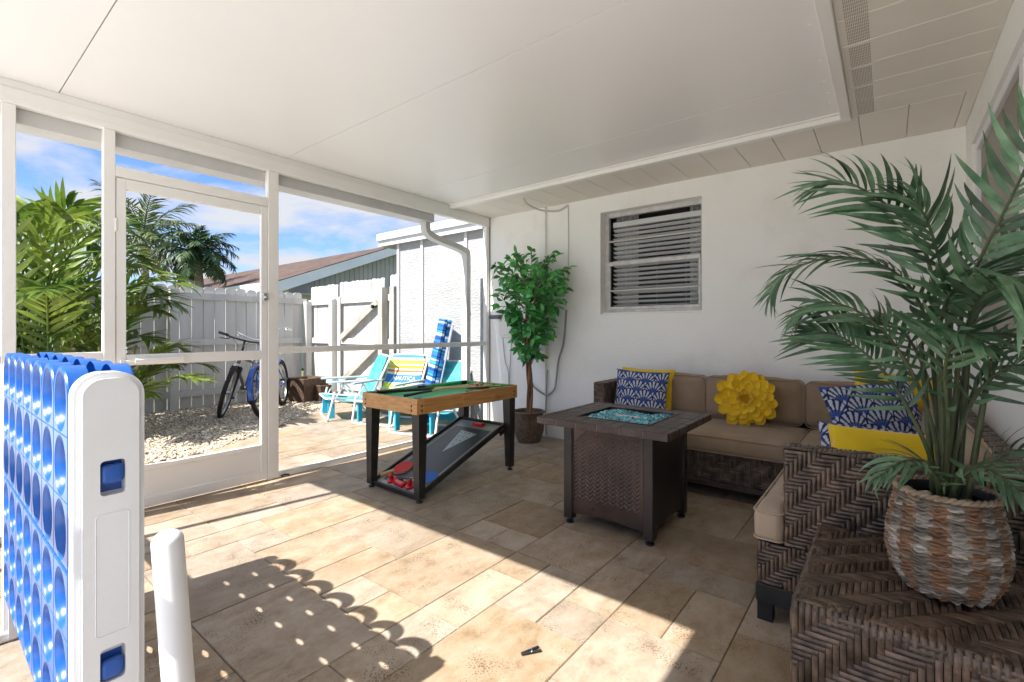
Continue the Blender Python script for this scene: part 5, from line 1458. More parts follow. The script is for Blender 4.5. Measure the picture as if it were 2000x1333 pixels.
for k in range(16):
    a = rst.uniform(R(150), R(330)); r = rst.uniform(0.045, 0.082)
    s = rst.uniform(0.009, 0.014)
    Mx = Matrix.Translation((r * math.cos(a), r * math.sin(a), 0.243 + rst.uniform(0, 0.012))) @ Matrix.Rotation(rst.uniform(0, 6), 4, 'Z') @ Matrix.Diagonal((s * 1.3, s, s * 0.8, 1))
    obj("stone", MB().add(ico_v, ico_f, Mx), stn[k % 3], pp, smooth=True)
rpl = random.Random(31)
def local(p): return Vector(p) - Vector((PX, PY, PZ))
# midribs in world coordinates: base at the pot, cane, arch, tip; up = which way the frond's face looks
B0 = (0.115, 1.70, 0.62)
main = [
    ([B0, (0.105, 1.68, 1.00), (0.085, 1.66, 1.28), (0.02, 1.64, 1.42), (-0.085, 1.62, 1.52), (-0.150, 1.62, 1.525)], (-0.2, -0.6, 0.9), 24, 0.185),
    ([B0, (0.10, 1.72, 0.95), (0.075, 1.72, 1.16), (0.005, 1.70, 1.28), (-0.12, 1.68, 1.325), (-0.235, 1.66, 1.29), (-0.285, 1.66, 1.225)], (0.0, -0.35, 1.0), 26, 0.17),
    ([B0, (0.08, 1.63, 0.80), (0.012, 1.60, 0.965), (-0.05, 1.58, 1.05), (-0.115, 1.57, 1.10), (-0.175, 1.57, 1.105)], (0.1, -0.7, 0.7), 24, 0.165),
    ([B0, (0.135, 1.66, 0.95), (0.145, 1.62, 1.17), (0.175, 1.58, 1.29), (0.215, 1.55, 1.40), (0.255, 1.53, 1.52), (0.285, 1.52, 1.62)], (-0.45, -0.85, 0.1), 25, 0.172),
    ([B0, (0.13, 1.66, 0.90), (0.145, 1.60, 1.09), (0.17, 1.54, 1.19), (0.215, 1.46, 1.20), (0.255, 1.40, 1.14)], (0.1, -0.4, 1.0), 22, 0.19),
    ([B0, (0.15, 1.70, 0.85), (0.19, 1.72, 1.00), (0.25, 1.76, 1.08), (0.31, 1.80, 1.06), (0.35, 1.83, 1.00)], (-0.5, -0.5, 0.8), 18, 0.15),
    ([(0.10, 1.69, 0.62), (0.10, 1.64, 0.72), (0.07, 1.60, 0.775), (0.025, 1.56, 0.775), (-0.02, 1.53, 0.735)], (0.0, -0.3, 1.0), 13, 0.115),
    ([(0.12, 1.69, 0.62), (0.135, 1.63, 0.73), (0.16, 1.58, 0.785), (0.20, 1.53, 0.78), (0.24, 1.49, 0.74)], (0.0, -0.3, 1.0), 13, 0.12),
    ([B0, (0.125, 1.69, 0.98), (0.115, 1.68, 1.22), (0.09, 1.66, 1.36), (0.06, 1.64, 1.44), (0.02, 1.62, 1.47)], (0.5, -0.7, 0.6), 20, 0.17),
]
minor = [
    ([B0, (0.11, 1.64, 0.92), (0.10, 1.58, 1.12), (0.13, 1.52, 1.22), (0.19, 1.46, 1.23), (0.26, 1.42, 1.17)], (0.0, -0.3, 1.0), 22, 0.19),
    ([B0, (0.09, 1.66, 0.86), (0.03, 1.62, 1.04), (-0.05, 1.60, 1.15), (-0.14, 1.58, 1.19), (-0.20, 1.58, 1.16)], (0.0, -0.5, 0.9), 20, 0.16),
    ([B0, (0.15, 1.66, 0.88), (0.20, 1.62, 1.00), (0.26, 1.58, 1.03), (0.32, 1.56, 0.98)], (-0.2, -0.5, 0.9), 17, 0.16),
    ([B0, (0.15, 1.72, 0.95), (0.19, 1.74, 1.18), (0.26, 1.76, 1.34), (0.33, 1.78, 1.42)], (-0.5, -0.5, 0.6), 18, 0.17),
    ([B0, (0.10, 1.76, 0.90), (0.05, 1.82, 1.08), (-0.03, 1.88, 1.15), (-0.12, 1.93, 1.12)], (0.0, -0.4, 1.0), 17, 0.15),
    ([(0.13, 1.70, 0.62), (0.18, 1.67, 0.75), (0.24, 1.65, 0.82), (0.30, 1.65, 0.80), (0.345, 1.66, 0.74)], (0.0, -0.3, 1.0), 14, 0.14),
    ([B0, (0.12, 1.64, 0.85), (0.11, 1.58, 1.02), (0.13, 1.50, 1.10), (0.16, 1.43, 1.08)], (0.2, -0.3, 1.0), 17, 0.16),
]
LV = []
for k in range(6):
    vs, fs = leaf_ribbon(1.0, 0.086 + 0.016 * rpl.random(), 0.12 + 0.12 * k, 0.30, 9, twist=rpl.uniform(-0.4, 0.4), bend=rpl.uniform(0.10, 0.30))
    me = bpy.data.meshes.new("leaflet"); me.from_pydata(vs, [], fs); me.polygons.foreach_set("use_smooth", [True] * len(fs)); me.materials.append(PALM)
    LV.append((me, vs, fs))
rest = MB()
nl = 0
for gi, (P, up, npairs, lmax) in enumerate(main + minor):
    pts = spline([local(p) for p in P], 26)
    n = len(pts)
    fr_ = obj("frond", MB().tube(pts, [0.0062 * (1 - 0.78 * i / n) for i in range(n)], 7), PALMS, pp, smooth=True)
    t0 = 0.31 if P[0] == B0 else 0.2
    for Mx, lf, var in frond_leaflets(pts, up, npairs, lmax * 1.12, 0.02, t0, 0.42, 0.3, 0.24, rpl):
        S = Mx @ Matrix.Diagonal((lmax * 1.12 * lf, lmax * (0.62 + 0.38 * lf), lmax * 1.12 * lf, 1))
        if gi < len(main) and nl < 298:
            o = bpy.data.objects.new("leaflet", LV[var][0]); COL.objects.link(o); o.parent = fr_; o.matrix_local = S; nl += 1
        else:
            rest.add(LV[var][1], LV[var][2], S)
fast_mesh("leaflets", rest, PALM, pp, "stuff", True)
for dx, dy, lean, hh in ((0.0, 0.0, (0.01, -0.01), 0.52), (0.022, 0.008, (0.03, -0.02), 0.62), (-0.018, 0.012, (-0.03, 0.0), 0.46), (0.035, -0.012, (0.045, -0.03), 0.42)):
    obj("cane", MB().tube(spline([(dx, dy, 0.19), (dx + lean[0] * 0.5, dy + lean[1] * 0.5, 0.19 + hh * 0.5), (dx + lean[0], dy + lean[1], 0.19 + hh)], 10), [0.0085 - 0.0003 * i for i in range(11)], 9), PALMS, pp, smooth=True)

# ------------------------------------------------------------------ ficus in its pot
fc = thing("potted_ficus", "tall bushy ficus with a twisted trunk in a brown woven pot by the back wall", "potted plant", (-2.83, 3.85, 0))
BPOT = mat("brown_rattan", (0.085, 0.055, 0.035), (0.20, 0.145, 0.10), vs=40, rough=0.55, isl=0.0, dirt=((0.30, 0.24, 0.18), 45, 0.62, 0.8, 0.5))
def fprof(t):
    pts = [(0, 0.098), (0.1, 0.118), (0.35, 0.140), (0.6, 0.145), (0.82, 0.134), (0.93, 0.140), (1.0, 0.150)]
    for (ta, ra), (tb_, rb) in zip(pts, pts[1:]):
        if t <= tb_: return ra + (rb - ra) * (t - ta) / (tb_ - ta), 0.300 * t
    return 0.150, 0.300 * t
mb, cols = basket_mesh(fprof, 20, 34, lambda a, z, r: (1, 1, 1), 0.009, 0.785)
obj("pot", mb, BPOT, fc, smooth=True, ang=80)
obj("pot_rim", MB().lathe([(0.150, 0.285), (0.162, 0.292), (0.163, 0.304), (0.152, 0.310), (0.142, 0.304), (0.138, 0.27), (0.0, 0.255)], 30, caps=False), BPOT, fc, smooth=True)
BARK = mat("ficus_bark", (0.12, 0.055, 0.028), (0.27, 0.15, 0.085), vs=22, stretch=(1, 1, 0.25), rough=0.8, bump=0.5, bs=60)
for ph in (0.0, 2.1, 4.2):
    pts = [(0.018 * math.cos(ph + z * 5.0) + 0.012 * math.sin(z * 4), 0.018 * math.sin(ph + z * 5.0), z) for z in [0.25 + 0.09 * k for k in range(14)]]
    obj("trunk", MB().tube(spline(pts, 40), [0.0185 - 0.00022 * i for i in range(41)], 9), BARK, fc, smooth=True)
FLEAF = mat("ficus_leaf", (0.030, 0.185, 0.045), (0.105, 0.42, 0.095), vs=9, rough=0.38, spec=0.5, rand=0.42, isl=0.42, trans=0.10)
def ficus_leaf(l, wd, bend):
    vs, fs = [], []
    n = 5
    for i in range(n + 1):
        t = i / n
        ww = wd * math.sin(math.pi * min(1, (t * 0.92 + 0.06)) ** 0.85) * (1 if t < 0.99 else 0.05)
        for s in (-1, 0, 1):
            vs.append((l * t, s * ww / 2, -bend * l * t * t + (0.16 * ww if s else 0.0)))
    for i in range(n):
        for k in range(2):
            q = i * 3 + k
            fs.append((q, q + 1, q + 4, q + 3))
    return vs, fs
FV = []
for k in range(4):
    vs, fs = ficus_leaf(1.0, 0.48 + 0.04 * k, 0.12 + 0.12 * k)
    me = bpy.data.meshes.new("leaf"); me.from_pydata(vs, [], fs); me.polygons.foreach_set("use_smooth", [True] * len(fs)); me.materials.append(FLEAF)
    FV.append((me, vs, fs))
rfi = random.Random(14)
TW = MB(); rest = MB(); cands = []
prof = [(0.80, 0.13), (0.95, 0.19), (1.10, 0.22), (1.25, 0.27), (1.40, 0.40), (1.55, 0.46), (1.70, 0.42), (1.82, 0.30), (1.90, 0.14)]
for k in range(110):
    z = 0.84 + 1.02 * (k / 109.0) ** 0.85 + rfi.uniform(-0.03, 0.03)
    for (za, ra), (zb, rb) in zip(prof, prof[1:]):
        if za <= z <= zb: rr = ra + (rb - ra) * (z - za) / (zb - za)
    if z > 1.9: rr = 0.14
    a = k * 2.4 + rfi.uniform(-0.4, 0.4)
    rr *= rfi.uniform(0.62, 1.05)
    cxo = 0.05 * max(0.0, min(1.0, (z - 1.0) / 0.6))
    tip = Vector((cxo + rr * math.cos(a), min(0.27, rr * 0.85 * math.sin(a)), z + rfi.uniform(-0.05, 0.06)))
    base = Vector((cxo * 0.5, 0.0, min(1.42, max(0.72, z - 0.22))))
    mid = base.lerp(tip, 0.55) + Vector((0, 0, 0.07))
    sp = spline([base, mid, tip], 10)
    TW.tube(sp, [0.004 - 0.00025 * i for i in range(11)], 5)
    for j in range(9):
        t = 0.30 + 0.70 * j / 8
        f = t * 10; q = min(int(f), 9)
        p = sp[q].lerp(sp[q + 1], f - q)
        tg = (sp[q + 1] - sp[q]).normalized()
        out_ = Vector((rfi.gauss(0, 1), rfi.gauss(0, 1), rfi.gauss(-0.25, 0.7)))
        d = (tg * 0.9 + out_.normalized() * 0.95 + Vector((0, 0, -0.18))).normalized()
        nrm = Vector((rfi.gauss(0.2, 0.5), rfi.gauss(-0.7, 0.6), 0.8)); nrm = (nrm - d * nrm.dot(d)).normalized()
        l = rfi.uniform(0.065, 0.105)
        if p.y + d.y * l > 0.285: continue
        cands.append((frame(p, d, nrm.cross(d), nrm) @ Matrix.Scale(l, 4), rfi.randrange(4), p))
cands.sort(key=lambda q: q[2].dot(Vector((0.55, -0.8, 0.0))) * -1)
for i, (Mx, v, p) in enumerate(cands):
    if i < 298:
        o = bpy.data.objects.new("leaf", FV[v][0]); COL.objects.link(o); o.parent = fc; o.matrix_local = Mx
    else: rest.add(FV[v][1], FV[v][2], Mx)
obj("twigs", TW, BARK, fc, smooth=True)
fast_mesh("leaves", rest, FLEAF, fc, "stuff", True)

# ------------------------------------------------------------------ yard palms and shrubs
ARECA = mat("areca_leaf", (0.050, 0.125, 0.016), (0.215, 0.275, 0.042), vs=2.2, rough=0.42, spec=0.45, isl=0.35, trans=0.30)
ARECAS = mat("areca_cane", (0.20, 0.22, 0.06), (0.30, 0.26, 0.10), vs=6, rough=0.5)
DPALM = mat("coconut_leaf", (0.030, 0.065, 0.020), (0.12, 0.15, 0.045), vs=0.8, rough=0.5, isl=0.35, trans=0.2)
DRY = mat("dry_leaf", (0.20, 0.15, 0.06), (0.30, 0.24, 0.10), vs=3, rough=0.7, isl=0.3, trans=0.2)
TRUNK = mat("palm_trunk", (0.16, 0.13, 0.10), (0.28, 0.24, 0.19), vs=5, stretch=(1, 1, 4), rough=0.85, bump=0.4, bs=25)
def build_frond(parent, P, up, npairs, lmax, wd, m, rng, t0=0.2, lean=0.7, droop=0.3, vee=0.25, r0=0.012, nseg=18, leafseg=5):
    pts = spline(P, nseg)
    mb = MB(); mb.tube(pts, [r0 * (1 - 0.85 * i / nseg) for i in range(nseg + 1)], 5)
    for Mx, lf, var in frond_leaflets(pts, up, npairs, lmax, wd, t0, lean, droop, vee, rng):
        vs, fs = leaf_ribbon(lmax * lf, wd * (0.7 + 0.3 * lf), droop * (0.4 + 0.25 * var), 0.25, leafseg)
        mb.add(vs, fs, Mx)
    return fast_mesh("frond", mb, m, parent, None, True)
def areca(name, label, loc, fronds, rng, height, spread, lmax, wd, m=ARECA, bias=(0, 0), fan=None, group=None, cat="palm"):
    t = thing(name, label, cat, loc, 0, group)
    for i in range(fronds):
        a = i * 2.399 + rng.uniform(-0.35, 0.35)
        if fan: a = R(fan[0] + (fan[1] - fan[0]) * (i + 0.5) / fronds) + rng.uniform(-0.12, 0.12)
        lv = rng.random()
        hh = height * (0.55 + 0.5 * lv); ss = spread * (1.25 - 0.65 * lv) * rng.uniform(0.8, 1.15)
        b = Vector((rng.uniform(-0.14, 0.14), rng.uniform(-0.14, 0.14), 0))
        d = Vector((math.cos(a), math.sin(a), 0)) + Vector((bias[0], bias[1], 0)) * 0.5
        P = [b, b + d * ss * 0.10 + Vector((0, 0, hh * 0.45)), b + d * ss * 0.38 + Vector((0, 0, hh * 0.82)), b + d * ss * 0.72 + Vector((0, 0, hh * 0.98)), b + d * ss * 1.0 + Vector((0, 0, hh * (0.90 + 0.06 * rng.random())))]
        build_frond(t, P, (-d.x * 0.35, -d.y * 0.35, 1), 20, lmax, wd, m, rng, t0=0.30, lean=0.75, vee=0.22, r0=0.016)
    for k in range(7):
        a = rng.uniform(0, 6.28); r = rng.uniform(0.03, 0.16)
        p = Vector((r * math.cos(a), r * math.sin(a), 0))
        obj("cane", MB().tube([p, p * 1.6 + Vector((0, 0, 0.45)), p * 2.4 + Vector((0, 0, 0.95))], [0.02, 0.017, 0.012], 8), ARECAS, t, smooth=True)
    return t
ra = random.Random(17)
areca("areca_palm", "dense bright green palm clump with broad leaflets standing left of the screen door", (-6.75, 0.75, -0.01), 21, ra, 2.35, 1.1, 0.50, 0.052, bias=(0.2, 0.2), group="palm clumps on the gravel")
areca("areca_palm", "green palm clump reaching over the fence behind the bright clump", (-7.25, 1.35, -0.01), 11, ra, 1.75, 1.0, 0.44, 0.046, bias=(0.2, 0.3), group="palm clumps on the gravel")
areca("areca_palm", "low young palm with drooping dark fronds at the foot of the clumps", (-6.45, 1.30, -0.01), 7, ra, 0.95, 0.80, 0.36, 0.042, bias=(0.1, 0.5), fan=(-60, 150), group="palm clumps on the gravel")
def coconut(label, loc, top, n, lf, lmax, wd, rng, m, droop=0.5, name="coconut_palm", dryn=2):
    t = thing(name, label, "palm tree", loc, 0, "palm trees beyond the fence")
    x, y, z = 0, 0, top
    obj("trunk", MB().tube(spline([(0, 0, 0), (0.15, 0.05, top * 0.5), (0, 0, top)], 14), [0.16 - 0.004 * i for i in range(15)], 10), TRUNK, t, smooth=True)
    for i in range(n):
        a = i * 2.399 + rng.uniform(-0.2, 0.2)
        el = R(78 - 105 * (i / n)) + rng.uniform(-0.1, 0.1)
        d = Vector((math.cos(a), math.sin(a), 0)); L_ = lf * rng.uniform(0.85, 1.1)
        p = Vector((0, 0, top)); P = [p]
        for k in range(1, 6):
            e = el - droop * 1.5 * (k / 5) ** 1.5
            p = p + (d * math.cos(e) + Vector((0, 0, math.sin(e)))) * L_ / 5
            P.append(p)
        build_frond(t, P, (0, 0, 1) if el < 1.1 else (-d.x, -d.y, 0.3), 24, lmax, wd, m if i < n - dryn else DRY, rng, t0=0.14, lean=0.55, droop=0.55, vee=0.12, r0=0.03, nseg=14, leafseg=3)
    return t
rc = random.Random(23)
coconut("tall coconut palm with drooping pale fronds rising above the palm clump", (-21.5, 5.3, 0), 4.5, 22, 2.2, 0.75, 0.06, rc, DPALM)
coconut("round dark crowned palm tree beyond the fence right of the coconut palm", (-16.5, 5.4, 0), 3.45, 34, 1.2, 0.42, 0.05, rc, mat("dark_palm_leaf", (0.018, 0.05, 0.018), (0.06, 0.10, 0.03), vs=0.8, rough=0.5, isl=0.35, trans=0.1), 0.75, "dark_palm", 0)

# ------------------------------------------------------------------ bicycles
TYRE = mat("tyre_rubber", (0.012, 0.012, 0.012), (0.03, 0.028, 0.026), vs=14, rough=0.85)
def wheel(parent, x, z0, r, tyre_r, rimc, tyrec=None, M=None, spokes=20):
    M = M or Matrix.Translation((x, 0, r))
    w_ = obj("wheel", MB().lathe([(r - tyre_r * 2.3, -0.010), (r - tyre_r * 2.0, -0.013), (r - tyre_r * 2.0, 0.013), (r - tyre_r * 2.3, 0.010), (r - tyre_r * 2.3, -0.010)], 36, Matrix.Rotation(R(90), 4, 'X'), caps=False), rimc, parent, smooth=True)
    w_.matrix_local = M
    pts = [((r - tyre_r) * math.cos(2 * math.pi * k / 40), 0, (r - tyre_r) * math.sin(2 * math.pi * k / 40)) for k in range(41)]
    obj("tyre", MB().tube(pts, tyre_r, 8, caps=False), tyrec or TYRE, w_, smooth=True)
    obj("hub", MB().tube([(0, -0.045, 0), (0, 0.045, 0)], 0.022, 10), STEEL, w_, smooth=True)
    sp = MB()
    for k in range(spokes):
        a = 2 * math.pi * k / spokes; b = a + (0.25 if k % 2 else -0.25); s = 0.025 if k % 4 < 2 else -0.025
        sp.tube([(0.02 * math.cos(b), s, 0.02 * math.sin(b)), ((r - tyre_r * 2.1) * math.cos(a), 0, (r - tyre_r * 2.1) * math.sin(a))], 0.0016, 3, caps=False)
    obj("spokes", sp, STEEL, w_, kind="stuff")
    return w_
def bike(name, label, rear, front, lean, steer, frame_m, style):
    rear, front = Vector((*rear, 0)), Vector((*front, 0))
    d = (front - rear); rz = math.atan2(d.y, d.x); wb = d.length
    t = thing(name, label, "bicycle", rear, 0, "bicycles leaning at the fence")
    t.rotation_euler = (0, 0, 0)
    t.matrix_world = Matrix.Translation(rear) @ Matrix.Rotation(rz, 4, 'Z') @ Matrix.Rotation(R(lean), 4, 'X')
    r = 0.335
    rimc = STEEL
    tyr = 0.026 if style == 'mtb' else 0.028
    wheel(t, 0, 0, r, tyr, rimc)
    bb = Vector((wb * 0.42, 0, 0.29)); st_ = Vector((wb * 0.30, 0, 0.72)); hd = Vector((wb * 0.80, 0, 0.80)); hd2 = Vector((wb * 0.845, 0, 0.66)); ax = Vector((0, 0, r))
    fr = MB()
    tr_ = 0.019
    fr.tube([bb, st_], tr_, 8).tube([hd2, bb], tr_ * 1.15, 8).tube([hd, hd2], 0.022, 8)
    if style == 'mtb': fr.tube([st_ + Vector((0, 0, -0.06)), hd + Vector((0.01, 0, -0.03))], tr_, 8)
    else: fr.tube(spline([bb + (st_ - bb) * 0.55, Vector((wb * 0.5, 0, 0.50)), hd + Vector((0.01, 0, -0.04))], 12), tr_, 8)
    for s in (-1, 1):
        fr.tube([bb + Vector((0, 0.03 * s, 0)), ax + Vector((0, 0.055 * s, 0))], 0.010, 6).tube([st_ + Vector((0, 0.02 * s, -0.06)), ax + Vector((0, 0.055 * s, 0))], 0.009, 6)
    obj("frame", fr, frame_m, t, smooth=True)
    Ms = Matrix.Translation(hd2) @ Matrix.Rotation(R(steer), 4, (hd - hd2).normalized()) @ Matrix.Translation(-hd2)
    fk = MB(); fax = Vector((wb, 0, r))
    for s in (-1, 1):
        fk.tube([hd2 + Vector((0.015, 0.055 * s, -0.02)), fax + Vector((0, 0.055 * s, 0))], [0.018, 0.012], 8, M=Ms)
    fk.tube([hd2 + Vector((0.015, -0.06, -0.02)), hd2 + Vector((0.015, 0.06, -0.02))], 0.018, 8, M=Ms)
    obj("fork", fk, BLACKPL if style == 'mtb' else frame_m, t, smooth=True)
    wheel(t, wb, 0, r, tyr, rimc, M=Ms @ Matrix.Translation(fax))
    hb = MB(); top = hd + Vector((0.04, 0, 0.16)) - (hd2 - hd) * 0.3
    hb.tube([hd, top], 0.014, 8, M=Ms)
    if style == 'mtb': hb.tube(spline([top + Vector((-0.02, -0.31, 0.03)), top + Vector((0.0, -0.10, 0.0)), top + Vector((0, 0.10, 0)), top + Vector((-0.02, 0.31, 0.03))], 16), 0.0125, 8, M=Ms)
    else: hb.tube(spline([top + Vector((-0.26, -0.31, 0.08)), top + Vector((-0.05, -0.28, 0.12)), top + Vector((0, -0.06, 0.0)), top + Vector((0, 0.06, 0)), top + Vector((-0.05, 0.28, 0.12)), top + Vector((-0.26, 0.31, 0.08))], 20), 0.0125, 8, M=Ms)
    h_ = obj("handlebar", hb, BLACKPL if style == 'mtb' else STEEL, t, smooth=True)
    WGR = mat("white_grip", (0.75, 0.75, 0.74), rough=0.5) if style != 'mtb' else BLACKPL
    for s in (-1, 1):
        if style == 'mtb':
            obj("grip", MB().tube([top + Vector((-0.02, 0.20 * s, 0.018)), top + Vector((-0.02, 0.32 * s, 0.031))], 0.018, 8, M=Ms), BLACKPL, h_, smooth=True)
            obj("brake_lever", MB().tube([top + Vector((0.02, 0.15 * s, 0.01)), top + Vector((0.055, 0.19 * s, -0.02)), top + Vector((0.05, 0.28 * s, -0.03))], 0.006, 6, M=Ms), BLACKPL, h_, smooth=True)
        else:
            obj("grip", MB().tube([top + Vector((-0.14, 0.30 * s, 0.10)), top + Vector((-0.27, 0.312 * s, 0.078))], 0.019, 8, M=Ms), WGR, h_, smooth=True)
    sd = st_ + (st_ - bb) * 0.12
    obj("seat_post", MB().tube([st_, sd], 0.014, 8), STEEL, t, smooth=True)
    sm = MB(); cushion(sm, -0.5, 0.5, -0.5, 0.5, -0.5, 0.5, r=0.3, puff=0.05, n=5)
    vs = []
    for v in sm.v:
        k = (0.5 - v[0]); wdt = 0.05 + (0.13 if style == 'mtb' else 0.20) * max(0, k - 0.15) ** 1.3
        vs.append((v[0] * 0.27, v[1] * wdt * 1.2, v[2] * (0.06 if style == 'mtb' else 0.10)))
    sm.v = [tuple(sd + Vector(p) + Vector((-0.03, 0, 0.03))) for p in vs]
    obj("saddle", sm, BLACKPL if style == 'mtb' else mat("white_saddle", (0.72, 0.72, 0.70), rough=0.45), t, smooth=True)
    cr_ = MB().lathe([(0.0, -0.004), (0.075, -0.004), (0.075, 0.004), (0.0, 0.004)], 24, Matrix.Translation(bb + Vector((0, -0.05, 0))) @ Matrix.Rotation(R(90), 4, 'X'), caps=False)
    cr_.tube([bb + Vector((0, -0.06, 0)), bb + Vector((0.11, -0.07, -0.12))], 0.010, 6).tube([bb + Vector((0, 0.06, 0)), bb + Vector((-0.11, 0.07, 0.12))], 0.010, 6)
    obj("crank", cr_, STEEL, t, smooth=True)
    for p in (bb + Vector((0.11, -0.11, -0.12)), bb + Vector((-0.11, 0.11, 0.12))):
        obj("pedal", MB().box(p.x - 0.045, p.x + 0.045, p.y - 0.04, p.y + 0.04, p.z - 0.01, p.z + 0.01), BLACKPL, t)
    if style == 'mtb':
        obj("reflector", MB().rbox(0.0, 0.012, -0.04, 0.04, -0.018, 0.018, 0.003, 1, M=Ms @ Matrix.Translation(hd2 + Vector((0.06, 0, 0.02)))), STEEL, t)
        obj("cables", MB().tube(spline([top + Vector((0.03, 0.12, 0.0)), top + Vector((0.10, 0.04, -0.08)), hd2 + Vector((0.02, 0.03, 0.0))], 12), 0.003, 5).tube(spline([top + Vector((0.03, -0.12, 0.0)), top + Vector((0.09, -0.02, -0.10)), hd2 + Vector((0.02, -0.03, 0.0))], 12), 0.003, 5), BLACKPL, t, smooth=True)
    else:
        for cx, cz, a0, a1, Mm in ((0, r, 20, 190, Matrix.Identity(4)), (wb, r, -10, 150, Ms)):
            vv, ff = [], []
            n = 16
            for i in range(n + 1):
                a = R(a0 + (a1 - a0) * i / n)
                for y, rr in ((-0.034, r + 0.004), (-0.02, r + 0.018), (0.02, r + 0.018), (0.034, r + 0.004)):
                    vv.append((cx + rr * math.cos(a), y, cz + rr * math.sin(a)))
            ff = [(i * 4 + k, i * 4 + k + 1, i * 4 + k + 5, i * 4 + k + 4) for i in range(n) for k in range(3)]
            obj("mudguard", MB().add(vv, ff, Mm), frame_m, t, smooth=True)
        obj("chain_guard", MB().prism([(bb.x + 0.10, 0.33), (bb.x + 0.06, 0.38), (0.05, 0.37), (0.05, 0.31), (bb.x, 0.22), (bb.x + 0.09, 0.25)], -0.062, -0.056, axis='y'), frame_m, t)
    return t
bike("bicycle", "black and grey mountain bike leaning against the shaded fence", (-7.50, 3.18), (-6.62, 2.44), -11, 10, mat("grey_bike_paint", (0.07, 0.07, 0.08), (0.22, 0.22, 0.23), vs=5, rough=0.3, metal=0.3), 'mtb')
bike("bicycle", "blue cruiser bicycle with white saddle and white grips half hidden by the door post", (-7.02, 3.42), (-6.20, 2.775), 5, -6, mat("blue_bike_paint", (0.02, 0.08, 0.36), rough=0.25, coat=0.5), 'cruiser')

# planters by the fence corner
WICK = mat("brown_resin_wicker", (0.075, 0.045, 0.030), (0.13, 0.085, 0.06), vs=10, rough=0.6, isl=0.25, rand=0.15)
def planter(loc, rz, a, h, label):
    t = thing("wicker_planter", label, "planter", loc, R(rz), "brown planters by the fence corner")
    b, tp = a * 0.45, a * 0.5
    vs = [(s * b, q * b, 0) for s, q in ((-1, -1), (1, -1), (1, 1), (-1, 1))] + [(s * tp, q * tp, h) for s, q in ((-1, -1), (1, -1), (1, 1), (-1, 1))] + [(s * (tp - 0.03), q * (tp - 0.03), h) for s, q in ((-1, -1), (1, -1), (1, 1), (-1, 1))] + [(s * (b - 0.02), q * (b - 0.02), h * 0.6) for s, q in ((-1, -1), (1, -1), (1, 1), (-1, 1))]
    obj("shell", MB().add(vs, [(0, 1, 5, 4), (1, 2, 6, 5), (2, 3, 7, 6), (3, 0, 4, 7), (4, 5, 9, 8), (5, 6, 10, 9), (6, 7, 11, 10), (7, 4, 8, 11), (8, 9, 13, 12), (9, 10, 14, 13), (10, 11, 15, 14), (11, 8, 12, 15), (12, 13, 14, 15), (3, 2, 1, 0)]), WICK, t)
    sm = MB(); n = int(a / 0.03)
    for side in range(4):
        Mr = Matrix.Rotation(R(90 * side), 4, 'Z')
        for i in range(n):
            u = -1 + 2 * (i + 0.5) / n
            for j in range(int(h / 0.035)):
                z0_, z1_ = j * 0.035, j * 0.035 + 0.033
                k0 = b + (tp - b) * z0_ / h; k1 = b + (tp - b) * z1_ / h; o_ = 0.006 if (i + j) % 2 else 0.002; hw_ = a / n * 0.42
                sm.add([(u * k0 - hw_, -k0 - o_, z0_), (u * k0 + hw_, -k0 - o_, z0_), (u * k1 + hw_, -k1 - o_, z1_), (u * k1 - hw_, -k1 - o_, z1_)], [(0, 1, 2, 3)], Mr)
    fast_mesh("weave", sm, WICK, t, "stuff")
    obj("rim", MB().tube([(-tp, -tp, h), (tp, -tp, h), (tp, tp, h), (-tp, tp, h), (-tp, -tp, h)], 0.014, 6, caps=False), WICK, t, smooth=True)
planter((-7.20, 3.86, 0.0), 12, 0.43, 0.36, "brown square wicker planter on the gravel behind the blue bicycle")
planter((-7.00, 4.03, 0.0), 8, 0.26, 0.25, "small brown planter tucked behind the big wicker planter by the gate post")

# ------------------------------------------------------------------ beach chairs
WTUBE = mat("white_chair_tube", (0.72, 0.74, 0.76), rough=0.3, spec=0.6)
TURQ = mat("turquoise_cloth", (0.03, 0.30, 0.36), (0.13, 0.48, 0.50), vs=11, rough=0.8, trans=0.15)
TURQD = mat("turquoise_pouch", (0.02, 0.32, 0.52), (0.04, 0.40, 0.58), vs=7, rough=0.8)
ARM = mat("pale_blue_arm", (0.42, 0.52, 0.60), rough=0.35)
ARMG = mat("grey_blue_arm", (0.30, 0.35, 0.42), rough=0.4)
STRIPES = [(0.0, (0.45, 0.03, 0.05)), (0.07, (0.62, 0.62, 0.55)), (0.10, (0.55, 0.16, 0.05)), (0.15, (0.66, 0.62, 0.5)), (0.18, (0.70, 0.50, 0.03)), (0.25, (0.66, 0.66, 0.5)), (0.28, (0.45, 0.60, 0.05)), (0.37, (0.68, 0.68, 0.6)), (0.40, (0.03, 0.16, 0.42)), (0.58, (0.68, 0.66, 0.6)), (0.62, (0.55, 0.14, 0.04)), (0.68, (0.66, 0.62, 0.5)), (0.71, (0.70, 0.48, 0.03)), (0.78, (0.68, 0.64, 0.4)), (0.81, (0.50, 0.62, 0.05)), (0.90, (0.70, 0.70, 0.64)), (0.94, (0.05, 0.22, 0.42))]
def stripe_col(t):
    c = STRIPES[0][1]
    for a, q in STRIPES:
        if t >= a: c = q
    return c
